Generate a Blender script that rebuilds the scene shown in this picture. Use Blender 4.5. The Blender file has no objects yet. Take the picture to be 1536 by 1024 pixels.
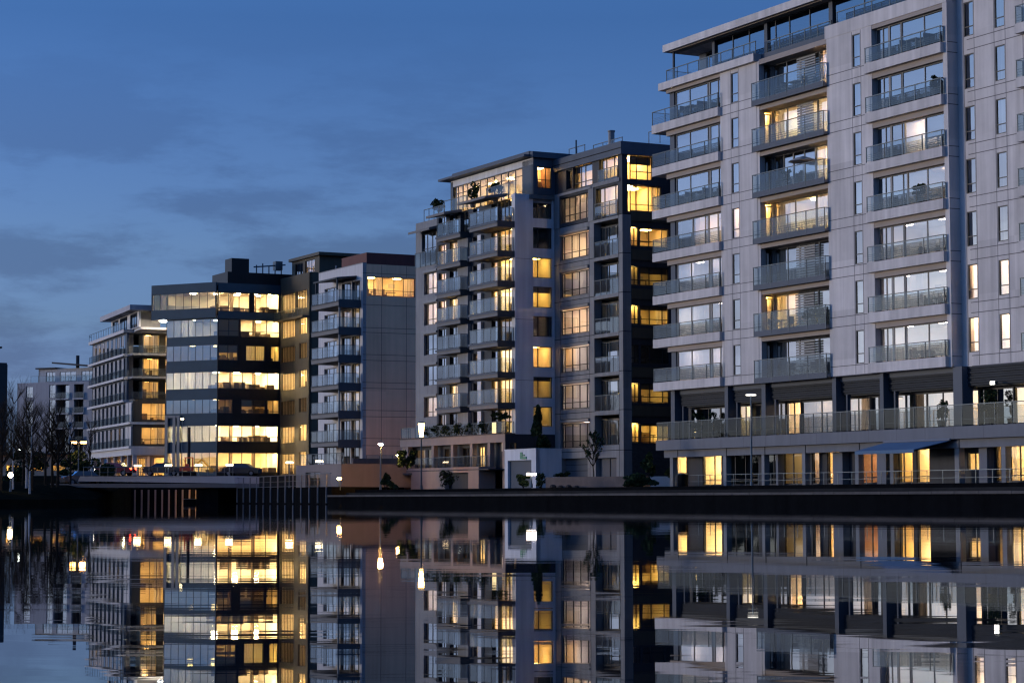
import bpy, bmesh, math, random
from math import sin, cos, pi, radians, atan, sqrt, tan
from mathutils import Vector
sc = bpy.context.scene
COL = sc.collection
rnd = random.Random(11)

# ------------------------------------------------------------------ materials
MATS = {}
def _new(name):
    m = bpy.data.materials.new(name); m.use_nodes = True
    nt = m.node_tree; nt.nodes.clear()
    out = nt.nodes.new('ShaderNodeOutputMaterial')
    return m, nt, out
def N(nt, kind, **kw):
    n = nt.nodes.new(kind)
    for k, v in kw.items():
        if k.startswith('i_'):
            n.inputs[k[2:].replace('_', ' ')].default_value = v
        else: setattr(n, k, v)
    return n
def surf(name, c, rough=.7, metal=0., var=.18, scale=.6, streak=0., bump=0., bscale=25., spec=.4, panel=None):
    """principled surface: large soft patches, fine grain and optional vertical weather streaks"""
    m, nt, out = _new(name)
    b = N(nt, 'ShaderNodeBsdfPrincipled'); b.inputs['Roughness'].default_value = rough
    b.inputs['Metallic'].default_value = metal
    b.inputs['Specular IOR Level'].default_value = spec
    tc = N(nt, 'ShaderNodeTexCoord')
    n1 = N(nt, 'ShaderNodeTexNoise'); n1.inputs['Scale'].default_value = scale; n1.inputs['Detail'].default_value = 8; n1.inputs['Roughness'].default_value = .65
    nt.links.new(tc.outputs['Object'], n1.inputs['Vector'])
    fac = n1.outputs['Fac']
    if streak:
        mp = N(nt, 'ShaderNodeMapping'); mp.inputs['Scale'].default_value = (2.2, 2.2, .12)
        nt.links.new(tc.outputs['Object'], mp.inputs['Vector'])
        n2 = N(nt, 'ShaderNodeTexNoise'); n2.inputs['Scale'].default_value = 1.0; n2.inputs['Detail'].default_value = 6
        nt.links.new(mp.outputs['Vector'], n2.inputs['Vector'])
        mx = N(nt, 'ShaderNodeMix'); mx.data_type = 'FLOAT'; mx.inputs[0].default_value = streak
        nt.links.new(fac, mx.inputs[2]); nt.links.new(n2.outputs['Fac'], mx.inputs[3]); fac = mx.outputs[0]
    r = N(nt, 'ShaderNodeMapRange'); r.inputs['From Min'].default_value = .28; r.inputs['From Max'].default_value = .72
    r.inputs['To Min'].default_value = 1 - var; r.inputs['To Max'].default_value = 1 + var
    nt.links.new(fac, r.inputs['Value'])
    v = N(nt, 'ShaderNodeVectorMath', operation='SCALE'); v.inputs[0].default_value = c[:3]
    ro = r.outputs[0]
    if panel:                                                # each cast panel has a tone of its own
        sn = N(nt, 'ShaderNodeVectorMath', operation='SNAP'); sn.inputs[1].default_value = panel
        of = N(nt, 'ShaderNodeVectorMath', operation='ADD'); of.inputs[1].default_value = (.13, .21, .2); nt.links.new(tc.outputs['Object'], of.inputs[0]); nt.links.new(of.outputs[0], sn.inputs[0])
        wn = N(nt, 'ShaderNodeTexWhiteNoise'); nt.links.new(sn.outputs[0], wn.inputs['Vector'])
        rr = N(nt, 'ShaderNodeMapRange'); rr.inputs['To Min'].default_value = .90; rr.inputs['To Max'].default_value = 1.06; nt.links.new(wn.outputs['Value'], rr.inputs['Value'])
        mm = N(nt, 'ShaderNodeMath', operation='MULTIPLY'); nt.links.new(ro, mm.inputs[0]); nt.links.new(rr.outputs[0], mm.inputs[1]); ro = mm.outputs[0]
    nt.links.new(ro, v.inputs['Scale'])
    nt.links.new(v.outputs[0], b.inputs['Base Color'])
    if bump:
        n3 = N(nt, 'ShaderNodeTexNoise'); n3.inputs['Scale'].default_value = bscale; n3.inputs['Detail'].default_value = 4
        nt.links.new(tc.outputs['Object'], n3.inputs['Vector'])
        bp = N(nt, 'ShaderNodeBump'); bp.inputs['Strength'].default_value = bump; bp.inputs['Distance'].default_value = .03
        nt.links.new(n3.outputs['Fac'], bp.inputs['Height']); nt.links.new(bp.outputs[0], b.inputs['Normal'])
    nt.links.new(b.outputs[0], out.inputs[0])
    MATS[name] = m; return m
def brick(name, c1, c2, mortar, scale, w=.5, h=.25, rough=.8):
    m, nt, out = _new(name)
    b = N(nt, 'ShaderNodeBsdfPrincipled'); b.inputs['Roughness'].default_value = rough
    tc = N(nt, 'ShaderNodeTexCoord')
    sx = N(nt, 'ShaderNodeSeparateXYZ'); nt.links.new(tc.outputs['Object'], sx.inputs[0])
    ad = N(nt, 'ShaderNodeMath', operation='ADD'); nt.links.new(sx.outputs[0], ad.inputs[0]); nt.links.new(sx.outputs[1], ad.inputs[1])
    cb = N(nt, 'ShaderNodeCombineXYZ'); nt.links.new(ad.outputs[0], cb.inputs[0]); nt.links.new(sx.outputs[2], cb.inputs[1])
    t = N(nt, 'ShaderNodeTexBrick'); t.inputs['Color1'].default_value = (*c1, 1); t.inputs['Color2'].default_value = (*c2, 1); t.inputs['Mortar'].default_value = (*mortar, 1)
    t.inputs['Scale'].default_value = scale; t.inputs['Brick Width'].default_value = w; t.inputs['Row Height'].default_value = h; t.inputs['Mortar Size'].default_value = .02
    nt.links.new(cb.outputs[0], t.inputs['Vector']); nt.links.new(t.outputs['Color'], b.inputs['Base Color'])
    nt.links.new(b.outputs[0], out.inputs[0]); MATS[name] = m; return m
def glass(name, tint=(.8, .86, .88), refl=.12, ior=1.6, gcol=(1, 1, 1), frost=0., fcol=(.4, .45, .5), wav=.0012):
    m, nt, out = _new(name)
    tr = N(nt, 'ShaderNodeBsdfTransparent'); tr.inputs[0].default_value = (*tint, 1)
    gl = N(nt, 'ShaderNodeBsdfGlossy'); gl.inputs['Roughness'].default_value = 0.015; gl.inputs['Color'].default_value = (*gcol, 1)
    fr = N(nt, 'ShaderNodeFresnel'); fr.inputs['IOR'].default_value = ior
    ma = N(nt, 'ShaderNodeMapRange'); ma.inputs['To Min'].default_value = refl
    nt.links.new(fr.outputs[0], ma.inputs['Value'])
    if wav:
        tc = N(nt, 'ShaderNodeTexCoord'); n3 = N(nt, 'ShaderNodeTexNoise'); n3.inputs['Scale'].default_value = .7; n3.inputs['Detail'].default_value = 1
        nt.links.new(tc.outputs['Object'], n3.inputs['Vector'])
        bp = N(nt, 'ShaderNodeBump'); bp.inputs['Strength'].default_value = 1; bp.inputs['Distance'].default_value = wav
        nt.links.new(n3.outputs['Fac'], bp.inputs['Height']); nt.links.new(bp.outputs[0], gl.inputs['Normal'])
    base = tr.outputs[0]
    if frost:
        df = N(nt, 'ShaderNodeBsdfDiffuse'); df.inputs[0].default_value = (*fcol, 1)
        m0 = N(nt, 'ShaderNodeMixShader'); m0.inputs[0].default_value = frost
        nt.links.new(base, m0.inputs[1]); nt.links.new(df.outputs[0], m0.inputs[2]); base = m0.outputs[0]
    mx = N(nt, 'ShaderNodeMixShader'); nt.links.new(ma.outputs[0], mx.inputs[0])
    nt.links.new(base, mx.inputs[1]); nt.links.new(gl.outputs[0], mx.inputs[2])
    nt.links.new(mx.outputs[0], out.inputs[0]); MATS[name] = m; return m
def emit(name, c, s):
    if name in MATS: return MATS[name]
    m, nt, out = _new(name)
    e = N(nt, 'ShaderNodeEmission'); e.inputs[0].default_value = (*c, 1); e.inputs[1].default_value = s
    nt.links.new(e.outputs[0], out.inputs[0]); MATS[name] = m; return m
def cloth(name, c, tl=.5):
    m, nt, out = _new(name)
    d = N(nt, 'ShaderNodeBsdfDiffuse'); d.inputs[0].default_value = (*c, 1)
    t = N(nt, 'ShaderNodeBsdfTranslucent'); t.inputs[0].default_value = (*c, 1)
    mx = N(nt, 'ShaderNodeMixShader'); mx.inputs[0].default_value = tl
    nt.links.new(d.outputs[0], mx.inputs[1]); nt.links.new(t.outputs[0], mx.inputs[2]); nt.links.new(mx.outputs[0], out.inputs[0])
    MATS[name] = m; return m

surf('pale_concrete', (.52, .49, .48), .8, var=.26, scale=.5, streak=.6, bump=.3, panel=(3.4, 9, 3.042), spec=.2)
surf('grey_concrete', (.205, .21, .22), .8, var=.24, scale=.5, streak=.6, bump=.3, panel=(5.1, 9, 3.02), spec=.15)
surf('band_concrete', (.165, .17, .185), .8, var=.14, scale=.4, streak=.5, spec=.15)
surf('light_render', (.56, .57, .60), .8, var=.2, scale=.4, streak=.65, spec=.2)
surf('beige_panel', (.70, .43, .28), .75, var=.16, scale=.3, streak=.5, bump=.2, spec=.1, panel=(9, 2.9, 2.95))
surf('white_render', (.46, .455, .47), .8, var=.16, scale=.3, streak=.6)
surf('lilac_render', (.33, .33, .36), .8, var=.16, scale=.3, streak=.6)
surf('dark_cladding', (.035, .04, .05), .45, var=.2, scale=.8, streak=.5, spec=.12)
surf('office_cladding', (.014, .015, .017), .4, var=.25, scale=.5, streak=.4, spec=.15)
surf('office_blue', (.022, .05, .075), .3, var=.15, scale=.4, spec=.35)
surf('bronze_cladding', (.075, .066, .05), .5, var=.18, scale=.5, streak=.4, spec=.12)
surf('slate_metal', (.075, .09, .115), .45, var=.15, scale=.6, streak=.3, spec=.12)
surf('louvre', (.026, .03, .036), .6, var=.2, scale=.5, spec=.12)
surf('joint', (.12, .115, .12), .9)
surf('joint_brown', (.16, .10, .08), .9, spec=.05)
surf('joint_dark', (.02, .022, .025), .9, spec=.12)
surf('frame_dark', (.022, .025, .03), .4, var=.05)
surf('frame_grey', (.16, .165, .175), .45, var=.05)
surf('frame_white', (.6, .6, .6), .45, var=.05)
surf('steel', (.12, .15, .175), .35, metal=.6, var=.08)
surf('rail_steel', (.06, .08, .095), .4, metal=.4, var=.08)
surf('white_steel', (.17, .17, .185), .45, var=.05)
surf('balcony_slab', (.125, .125, .13), .7, var=.12, scale=.7, streak=.4)
surf('soffit', (.30, .255, .225), .8, var=.1)
surf('dark_slab', (.055, .065, .075), .6, var=.15, spec=.12)
surf('room_cream', (.72, .62, .46), .9, var=.12, scale=.9)
surf('room_white', (.75, .70, .62), .9, var=.08, scale=.9)
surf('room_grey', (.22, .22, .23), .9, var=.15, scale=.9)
surf('furniture', (.10, .065, .04), .6, var=.4, scale=1.3)
surf('shutter', (.42, .41, .42), .6, var=.1, scale=1.2)
surf('awning_cloth', (.09, .16, .25), .8, var=.1)
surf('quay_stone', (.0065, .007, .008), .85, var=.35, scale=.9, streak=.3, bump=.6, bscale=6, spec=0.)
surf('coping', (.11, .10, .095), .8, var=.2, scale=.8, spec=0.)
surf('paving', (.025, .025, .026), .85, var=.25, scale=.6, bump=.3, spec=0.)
surf('soil', (.010, .011, .008), .95, var=.4, scale=.7, bump=.6, bscale=8, spec=0.)
surf('bark', (.03, .025, .02), .9, var=.3, scale=3, spec=0.)
surf('birch_bark', (.42, .41, .40), .8, var=.35, scale=5)
surf('leaf_dark', (.022, .04, .022), .7, var=.45, scale=2., spec=0.)
surf('leaf_mid', (.05, .065, .03), .7, var=.45, scale=2., spec=0.)
surf('rust_box', (.09, .02, .018), .7, var=.25, scale=.6)
surf('pink_wall', (.225, .185, .17), .85, var=.14, scale=.5, streak=.35, bump=.3)
surf('stone_planter', (.13, .10, .09), .85, var=.3, scale=1.0, streak=.3, bump=.4)
surf('rock', (.05, .045, .045), .9, var=.3, scale=2., spec=0.)
surf('bridge_concrete', (.52, .49, .51), .75, var=.12, scale=.3, streak=.3)
surf('bridge_dark', (.16, .155, .165), .8, var=.15, scale=.3)
surf('red_paint', (.45, .06, .03), .5, var=.15, scale=2.)
surf('yellow_paint', (.62, .36, .04), .5, var=.15, scale=2.)
surf('car_dark', (.03, .032, .04), .25, var=.05, spec=.8)
surf('car_red', (.16, .02, .02), .25, var=.05, spec=.8)
surf('tyre', (.012, .012, .012), .8, spec=0.)
surf('green_paint', (.03, .22, .13), .5)
surf('pot', (.05, .05, .055), .6)
brick('dark_brick', (.045, .04, .04), (.03, .028, .03), (.02, .02, .02), 4.)
brick('slate_stone', (.05, .055, .065), (.028, .032, .04), (.015, .016, .02), 2.2, .55, .22)
brick('red_brick', (.30, .13, .08), (.22, .09, .06), (.2, .16, .13), 4.)
glass('glass', refl=.27, ior=1.9, gcol=(1, .97, .98))
glass('glass_clear', refl=.05, ior=1.5)
glass('glass_office', tint=(.30, .35, .40), refl=.18, ior=1.7, gcol=(.62, .82, 1))
glass('glass_dim', tint=(.85, .85, .8), refl=.03, ior=1.4)
glass('glass_rail', tint=(.70, .80, .85), refl=.02, ior=1.32, frost=.03, fcol=(.45, .55, .62))
glass('glass_terrace', tint=(.56, .62, .68), refl=.012, ior=1.22)
glass('glass_screen', tint=(.58, .65, .70), refl=.05, ior=1.45, frost=.05, fcol=(.55, .57, .62))
cloth('curtain', (.80, .74, .70), .5)
cloth('blind', (.55, .5, .45), .35)
cloth('blind_dark', (.16, .13, .1), .25)
TONES = {'gold': (1., .60, .19), 'warm': (1., .68, .31), 'peach': (1., .66, .40), 'office': (1., .74, .37), 'added_fill': (1., .78, .68), 'olive': (1., .66, .17), 'white': (1., .86, .66)}  # one tone belongs to fill lamps added in unlit rooms
LM = 8.5
def lampmat(tone, lvl):
    k = 'lamp_%s_%g' % (tone, lvl)
    return emit(k, TONES[tone], lvl * LM)

# ------------------------------------------------------------------ mesh builder
class MB:
    def __init__(s): s.v = []; s.f = []; s.m = []
    def hexa(s, p, m=0):
        i = len(s.v); s.v += [tuple(q) for q in p]
        for a in ((0, 3, 2, 1), (4, 5, 6, 7), (0, 1, 5, 4), (1, 2, 6, 5), (2, 3, 7, 6), (3, 0, 4, 7)):
            s.f.append(tuple(i + k for k in a)); s.m.append(m)
    def box(s, x0, x1, y0, y1, z0, z1, m=0):
        s.hexa([(x0, y0, z0), (x1, y0, z0), (x1, y1, z0), (x0, y1, z0), (x0, y0, z1), (x1, y0, z1), (x1, y1, z1), (x0, y1, z1)], m)
    def poly(s, pts, m=0):
        i = len(s.v); s.v += [tuple(q) for q in pts]; s.f.append(tuple(range(i, i + len(pts)))); s.m.append(m)
    def tube(s, p0, p1, r0, r1=None, n=6, m=0, caps=True):
        r1 = r0 if r1 is None else r1
        a = Vector(p0); b = Vector(p1); d = (b - a)
        if d.length < 1e-6: return
        d.normalize(); u = d.orthogonal().normalized(); w = d.cross(u)
        i = len(s.v)
        for c, r in ((a, r0), (b, r1)):
            for k in range(n):
                t = 2 * pi * k / n; q = c + u * (cos(t) * r) + w * (sin(t) * r); s.v.append(tuple(q))
        for k in range(n):
            s.f.append((i + k, i + (k + 1) % n, i + n + (k + 1) % n, i + n + k)); s.m.append(m)
        if caps:
            s.f.append(tuple(i + k for k in reversed(range(n)))); s.m.append(m)
            s.f.append(tuple(i + n + k for k in range(n))); s.m.append(m)
    def lathe(s, c, prof, n=12, m=0):
        i = len(s.v)
        for r, z in prof:
            for k in range(n):
                t = 2 * pi * k / n; s.v.append((c[0] + r * cos(t), c[1] + r * sin(t), c[2] + z))
        for j in range(len(prof) - 1):
            for k in range(n):
                s.f.append((i + j * n + k, i + j * n + (k + 1) % n, i + (j + 1) * n + (k + 1) % n, i + (j + 1) * n + k)); s.m.append(m)
        s.f.append(tuple(i + k for k in reversed(range(n)))); s.m.append(m)
        e = i + (len(prof) - 1) * n
        s.f.append(tuple(e + k for k in range(n))); s.m.append(m)
    def build(s, name, mats, parent=None, loc=(0, 0, 0), rotz=0., smooth=False, recalc=True):
        me = bpy.data.meshes.new(name); me.from_pydata(s.v, [], s.f)
        if not isinstance(mats, (list, tuple)): mats = [mats]
        for k in mats: me.materials.append(MATS[k] if isinstance(k, str) else k)
        me.polygons.foreach_set('material_index', s.m)
        if recalc:
            bm = bmesh.new(); bm.from_mesh(me); bmesh.ops.recalc_face_normals(bm, faces=bm.faces[:]); bm.to_mesh(me); bm.free()
        if smooth: me.polygons.foreach_set('use_smooth', [True] * len(me.polygons))
        me.update()
        o = bpy.data.objects.new(name, me); COL.objects.link(o)
        if parent is not None:
            o.parent = parent
            if parent.type == 'EMPTY': o.location = (loc[0], loc[1], loc[2] - parent.get('zb', 0))
        else: o.location = loc; o.rotation_euler = (0, 0, rotz)
        return o
def thing(name, label, cat, loc=(0, 0, 0), rotz=0., group=None, absz=True):
    o = bpy.data.objects.new(name, None); COL.objects.link(o); o.empty_display_size = .5
    o.location = loc; o.rotation_euler = (0, 0, rotz); o['label'] = label; o['category'] = cat
    if group: o['group'] = group
    o['zb'] = loc[2] if absz else 0.
    return o
def tag(o, label, cat, group=None):
    o['label'] = label; o['category'] = cat
    if group: o['group'] = group
    return o
def struct(o, kind='structure', label=None, cat=None):
    o['kind'] = kind
    if label: o['label'] = label
    if cat: o['category'] = cat
    return o
class Fc:
    """a vertical face: s runs along it, d is outward, z up"""
    def __init__(s, o, d): s.o = o; s.d = d; s.n = (d[1], -d[0])
    def p(s, u, d, z): return (s.o[0] + u * s.d[0] + d * s.n[0], s.o[1] + u * s.d[1] + d * s.n[1], z)
def front(w): return Fc((0., w), (1., 0.))
def endf(u): return Fc((u, 0.), (0., 1.))
def fb(mb, F, u0, u1, d0, d1, z0, z1, m=0):
    p = F.p
    mb.hexa([p(u0, d0, z0), p(u1, d0, z0), p(u1, d1, z0), p(u0, d1, z0), p(u0, d0, z1), p(u1, d0, z1), p(u1, d1, z1), p(u0, d1, z1)], m)
def wall(mb, F, u0, u1, z0, z1, ops, th=.35, m=0):
    zs = sorted({z0, z1, *[z for o in ops for z in o[2:4] if z0 < z < z1]})
    for a, b in zip(zs, zs[1:]):
        cut = sorted((max(o[0], u0), min(o[1], u1)) for o in ops if o[2] < b - 1e-6 and o[3] > a + 1e-6 and o[1] > u0 and o[0] < u1)
        x = u0
        for c0, c1 in cut:
            if c0 > x + 1e-6: fb(mb, F, x, c0, -th, 0, a, b, m)
            x = max(x, c1)
        if x < u1 - 1e-6: fb(mb, F, x, u1, -th, 0, a, b, m)
def joints(par, F, us, zs, u0, u1, z0, z1, mat='joint', w=.045, ops=()):
    mb = MB()
    def free(a0, a1, fixed, vert):
        cuts = sorted((o[2], o[3]) if vert else (o[0], o[1]) for o in ops if ((o[0] - .02 < fixed < o[1] + .02) if vert else (o[2] - .02 < fixed < o[3] + .02)))
        x = a0; res = []
        for c0, c1 in cuts:
            if c0 > x: res.append((x, min(c0, a1)))
            x = max(x, c1)
        if x < a1: res.append((x, a1))
        return [r for r in res if r[1] > r[0] + .02]
    for u in us:
        for a, b in free(z0, z1, u, True): fb(mb, F, u - w / 2, u + w / 2, -.02, .003, a, b)
    for z in zs:
        for a, b in free(u0, u1, z, False): fb(mb, F, a, b, -.02, .006, z - w / 2, z + w / 2)
    if not mb.v: return
    o = [c for c in COL.objects if c.parent == par and ('wall' in c.name or 'slab' in c.name)][-1]      # joints are part of the wall they score
    me = o.data; mi = len(me.materials); me.materials.append(MATS[mat]); bm = bmesh.new(); bm.from_mesh(me)
    vs = [bm.verts.new(q) for q in mb.v]
    for f in mb.f: bm.faces.new([vs[i] for i in f]).material_index = mi
    bmesh.ops.recalc_face_normals(bm, faces=bm.faces[:]); bm.to_mesh(me); bm.free()

def window(par, F, u0, u1, z0, z1, rec=.15, mull=(), trans=(), fm='frame_dark', pm='glass', fw=.06, room=3.2, lit=0., tone='warm', cur=None, wm=None, furn=True, lamps=None, name='window', thick=(), blind=0., dark=False, table=True):
    """frame > pane, room (a real recess behind the glass), ceiling lamp or added fill lamp, curtain, blind"""
    mb = MB(); d0, d1 = -rec - .09, -rec
    fb(mb, F, u0, u0 + fw, d0, d1, z0, z1); fb(mb, F, u1 - fw, u1, d0, d1, z0, z1)
    fb(mb, F, u0 + fw, u1 - fw, d0, d1, z0, z0 + fw); fb(mb, F, u0 + fw, u1 - fw, d0, d1, z1 - fw, z1)
    W = u1 - u0; H = z1 - z0
    for k, f in enumerate(mull):
        h = fw * .5 if k not in thick else fw * 1.6
        fb(mb, F, u0 + f * W - h, u0 + f * W + h, d0 + .006, d1 - .006, z0 + fw, z1 - fw)
    for f in trans: fb(mb, F, u0 + fw, u1 - fw, d0 + .012, d1 - .012, z0 + f * H - fw * .45, z0 + f * H + fw * .45)
    fr = mb.build(name, fm, par)
    g = MB(); dp = -rec - .045
    g.poly([F.p(u0, dp, z0), F.p(u1, dp, z0), F.p(u1, dp, z1), F.p(u0, dp, z1)])
    g.build('pane', pm, fr, recalc=False)
    if room:
        r = MB(); da, db = -rec - .1, -rec - .1 - room; e = .02
        A, B, zc, zf = u0 - e, u1 + e, z1 + .12, z0 - .03
        P = F.p
        r.poly([P(A, db, zf), P(B, db, zf), P(B, db, zc), P(A, db, zc)], 0)
        r.poly([P(A, da, zf), P(A, db, zf), P(A, db, zc), P(A, da, zc)], 0)
        r.poly([P(B, da, zf), P(B, db, zf), P(B, db, zc), P(B, da, zc)], 0)
        r.poly([P(A, da, zc), P(B, da, zc), P(B, db, zc), P(A, db, zc)], 0)
        r.poly([P(A, da, zf), P(B, da, zf), P(B, db, zf), P(A, db, zf)], 1)
        if furn:
            x = A + .1
            while x < B - .5:
                w = rnd.uniform(.35, 1.3); h = rnd.choice((.5, .8, .8, 1.0, 1.6)) * rnd.uniform(.8, 1.1)
                w = min(w, B - x - .08)
                if rnd.random() < .62: fb(r, F, x, x + w, db + .02, db + rnd.uniform(.3, .6), zf + .01, zf + min(h, H * .7), 1)
                elif rnd.random() < .5:
                    zz = zf + H * rnd.uniform(.45, .65); fb(r, F, x, x + w * .7, db + .01, db + .06, zz, zz + H * .22, 2)
                x += w + rnd.uniform(.1, .9)
            if table and W > 1.6:
                for _ in range(int(W / 2.2)):
                    x = rnd.uniform(A + .3, B - 1.3); dd = rnd.uniform(da - room * .6, da - .7); w = rnd.uniform(.6, 1.2)
                    fb(r, F, x, x + w, dd - .4, dd, zf + .62, zf + .68, 1)
                    for q in (x + .05, x + w - .1): fb(r, F, q, q + .05, dd - .3, dd - .25, zf + .01, zf + .62, 1)
                    fb(r, F, x - .35, x - .05, dd - .3, dd, zf + .01, zf + .45, 1); fb(r, F, x - .35, x - .29, dd - .3, dd, zf + .45, zf + .9, 1)
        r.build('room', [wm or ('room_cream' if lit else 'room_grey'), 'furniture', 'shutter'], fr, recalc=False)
    if lit:
        L = MB(); n = lamps or max(1, int(W / 2.6))
        for k in range(n):
            c = u0 + W * (k + .5) / n + rnd.uniform(-.2, .2) * min(1, W / n / 2); dd = -rec - .1 - (room * rnd.uniform(.35, .6) if not (tone == 'added_fill' and name == 'sliding_door') else .55)  # loggia fill lamp is an addition, hung out of view behind the window head
            hw = min(.32, W / n * .3)
            fb(L, F, c - hw, c + hw, dd - .3, dd + .3, z1 + .02, z1 + .09)
        L.build('ceiling_lamp_or_fill', lampmat(tone, lit), fr)
    if cur:
        for c0, c1 in cur:
            cm = MB(); a, b = u0 + c0 * W, u0 + c1 * W; n = max(4, int((b - a) * 14)); P = F.p; ph = rnd.random() * 6
            pts = [(a + (b - a) * k / n, -rec - .24 + .045 * sin(k * 1.5 + ph) + .02 * sin(k * .53)) for k in range(n + 1)]
            for (ua, wa), (ub, wb) in zip(pts, pts[1:]): cm.poly([P(ua, wa, z0 + .03), P(ub, wb, z0 + .03), P(ub, wb, z1 + .05), P(ua, wa, z1 + .05)])
            cm.build('curtain', 'curtain', fr, recalc=False)
    if blind:
        bl = MB(); fb(bl, F, u0 + .05, u1 - .05, -rec - .17, -rec - .155, z1 - blind * H, z1 + .03)
        bl.build('blind', 'blind_dark' if dark else 'blind', fr)
    return fr

def rails(par, F, u0, u1, d, z0, z1, n, pm='glass_rail', sm='rail_steel', wires=3, returns=(0, 0), top=True, bot=.06, name='railing', post=.045, skip=()):
    """railing > panes: steel posts with a top rail and thin wires, glass between"""
    mb = MB(); h = z1 - z0
    us = [u0 + (u1 - u0) * k / n for k in range(n + 1)]
    for u in us: fb(mb, F, u - post / 2, u + post / 2, d - .05, d, z0, z1)
    if top: fb(mb, F, u0 - .03, u1 + .03, d - .065, d + .012, z1 + .001, z1 + .05)
    for k in range(wires):
        zz = z0 + h * (k + 1) / (wires + 1) * .62; fb(mb, F, u0 + .01, u1 - .01, d - .075, d - .06, zz, zz + .018)
    for i, r in enumerate(returns):
        if r:
            u = (u0, u1)[i]
            fb(mb, F, u - .03, u + .03, d - r, d - .07, z1 + .003, z1 + .046)
            fb(mb, F, u - .022, u + .022, d - r, d - r + .045, z0, z1)
    ra = mb.build(name, sm, par)
    g = MB(); P = F.p
    for k, (a, b) in enumerate(zip(us, us[1:])):
        if k in skip: continue
        g.poly([P(a + .03, d - .02, z0 + bot), P(b - .03, d - .02, z0 + bot), P(b - .03, d - .02, z1 - .02), P(a + .03, d - .02, z1 - .02)])
    for i, r in enumerate(returns):
        if r:
            u = (u0, u1)[i]; g.poly([P(u, d - r + .05, z0 + bot), P(u, d - .08, z0 + bot), P(u, d - .08, z1 - .02), P(u, d - r + .05, z1 - .02)])
    g.build('glass_panel', pm, ra, recalc=False)
    return ra

def shared_room(par, pts, walls, z0, z1, lamps, lit, tone, wm='room_cream', furn=()):
    """one interior behind several glazed sides: floor, ceiling and the listed solid sides"""
    r = MB(); n = len(pts)
    r.poly([(x, y, z0) for x, y in pts], 1); r.poly([(x, y, z1) for x, y in pts], 0)
    for k in walls:
        a, b = pts[k], pts[(k + 1) % n]; r.poly([(*a, z0), (*b, z0), (*b, z1), (*a, z1)], 0)
    for x, y, w, d, h in furn: r.box(x - w / 2, x + w / 2, y - d / 2, y + d / 2, z0 + .01, z0 + h, 2)
    o = r.build('room', [wm, 'furniture', 'furniture'], par, recalc=False)
    if lit:
        l = MB()
        for x, y in lamps: l.box(x - .3, x + .3, y - .3, y + .3, z1 - .1, z1 - .03)
        l.build('ceiling_lamp_or_fill', lampmat(tone, lit), o)
    return o
SKYRAMP=((0,(.55,1.45,26)),(1,(.9,2.1,5.2)),(.045,(.58,1.38,12)),(.09,(.66,1.38,8.0)),(.157,(.73,1.36,5.0)),(.226,(.77,1.38,4.2)),(.33,(.65,1.24,3.6)),(.43,(.50,1.10,3.15)),(.7,(.8,1.9,4.9))); SKYSTR=.1; SUNE=1.5; CLOUDLOC=(0.35,0.0,0.2); GLOW=1.5
A275 = radians(27.5)
# ================================================================== nearest block, at the right
RX = thing('apartment_block', 'tallest pale concrete apartment block, nearest at the right, with white balconies and glazed rooftop storey', 'apartment building', (10.18, 154.8, 1.15), A275 - pi / 2)
F0 = front(0.); E1 = endf(32.6); FW = front(.75)
PT = 3.042; L = [7.91 + PT * k for k in range(8)]
ops = []; opw = []
for k in range(7):
    ops += [(1.5, 8.5, L[k] + .6, L[k + 1] - (0 if k < 6 else .02)), (9.85, 10.7, L[k] + .64, L[k] + 2.66), (13.2, 20.75, L[k] + .2, L[k + 1] - .02),
            (23.45, 24.25, L[k] + .66, L[k] + 2.7), (25.4, 32.2, L[k] + .6, L[k + 1] - .02)]
    opw += [(33.2, 34.05, L[k] + .79, L[k] + 2.8), (35.9, 36.75, L[k] + .79, L[k] + 2.8), (38.6, 43.5, L[k] + .6, L[k + 1] - .02)]
mb = MB()
wall(mb, F0, 1.5, 32.6, 7.9, 29.1, ops, .4)
# corner pier of the open left corner removed by the opening: reveals of loggias (back walls, cheeks)
for k in range(7):
    for (a, b, rc) in ((1.5, 8.5, .4), (13.2, 20.75, .9), (25.4, 32.2, .4)):
        top = L[k + 1] - .02
        if a > 2: fb(mb, F0, a - .3, a, -rc - .6, -.4 if a != 13.2 else -.96, L[k] + .2, top, 0)
        fb(mb, F0, b, b + .25, -rc - .6, -.4, L[k] + .2, top, 0)
        fb(mb, F0, a, b, -rc - .5, -.02, top - .34 if k < 8 else top, top - .004, 1)        # lintel / soffit beam
        fb(mb, F0, a, b, -rc - .5, -.3, L[k] - .02, L[k] + (.19 if a == 13.2 else .58), 0)
fb(mb, F0, 0.9, 12.95, -.9, .26, 29.1, 29.62, 0)       # roof parapet, left part
fb(mb, F0, 12.95, 20.6, -.9, -.35, 28.95, 29.6, 2)
fb(mb, F0, 20.6, 32.6, -.9, .02, 29.1, 29.92, 0)
fb(mb, F0, 32.25, 32.6, -.75, -.4, 7.9, 29.9, 0)
fb(mb, FW, 32.6, 60, -.4, 0, 33.0, 33.6, 0)
wall(mb, FW, 32.6, 60., 7.9, 33.0, opw, .4)
for k in range(7):
    fb(mb, FW, 38.6, 43.5, -1.0, -.02, L[k + 1] - .36, L[k + 1] - .024, 1)
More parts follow.
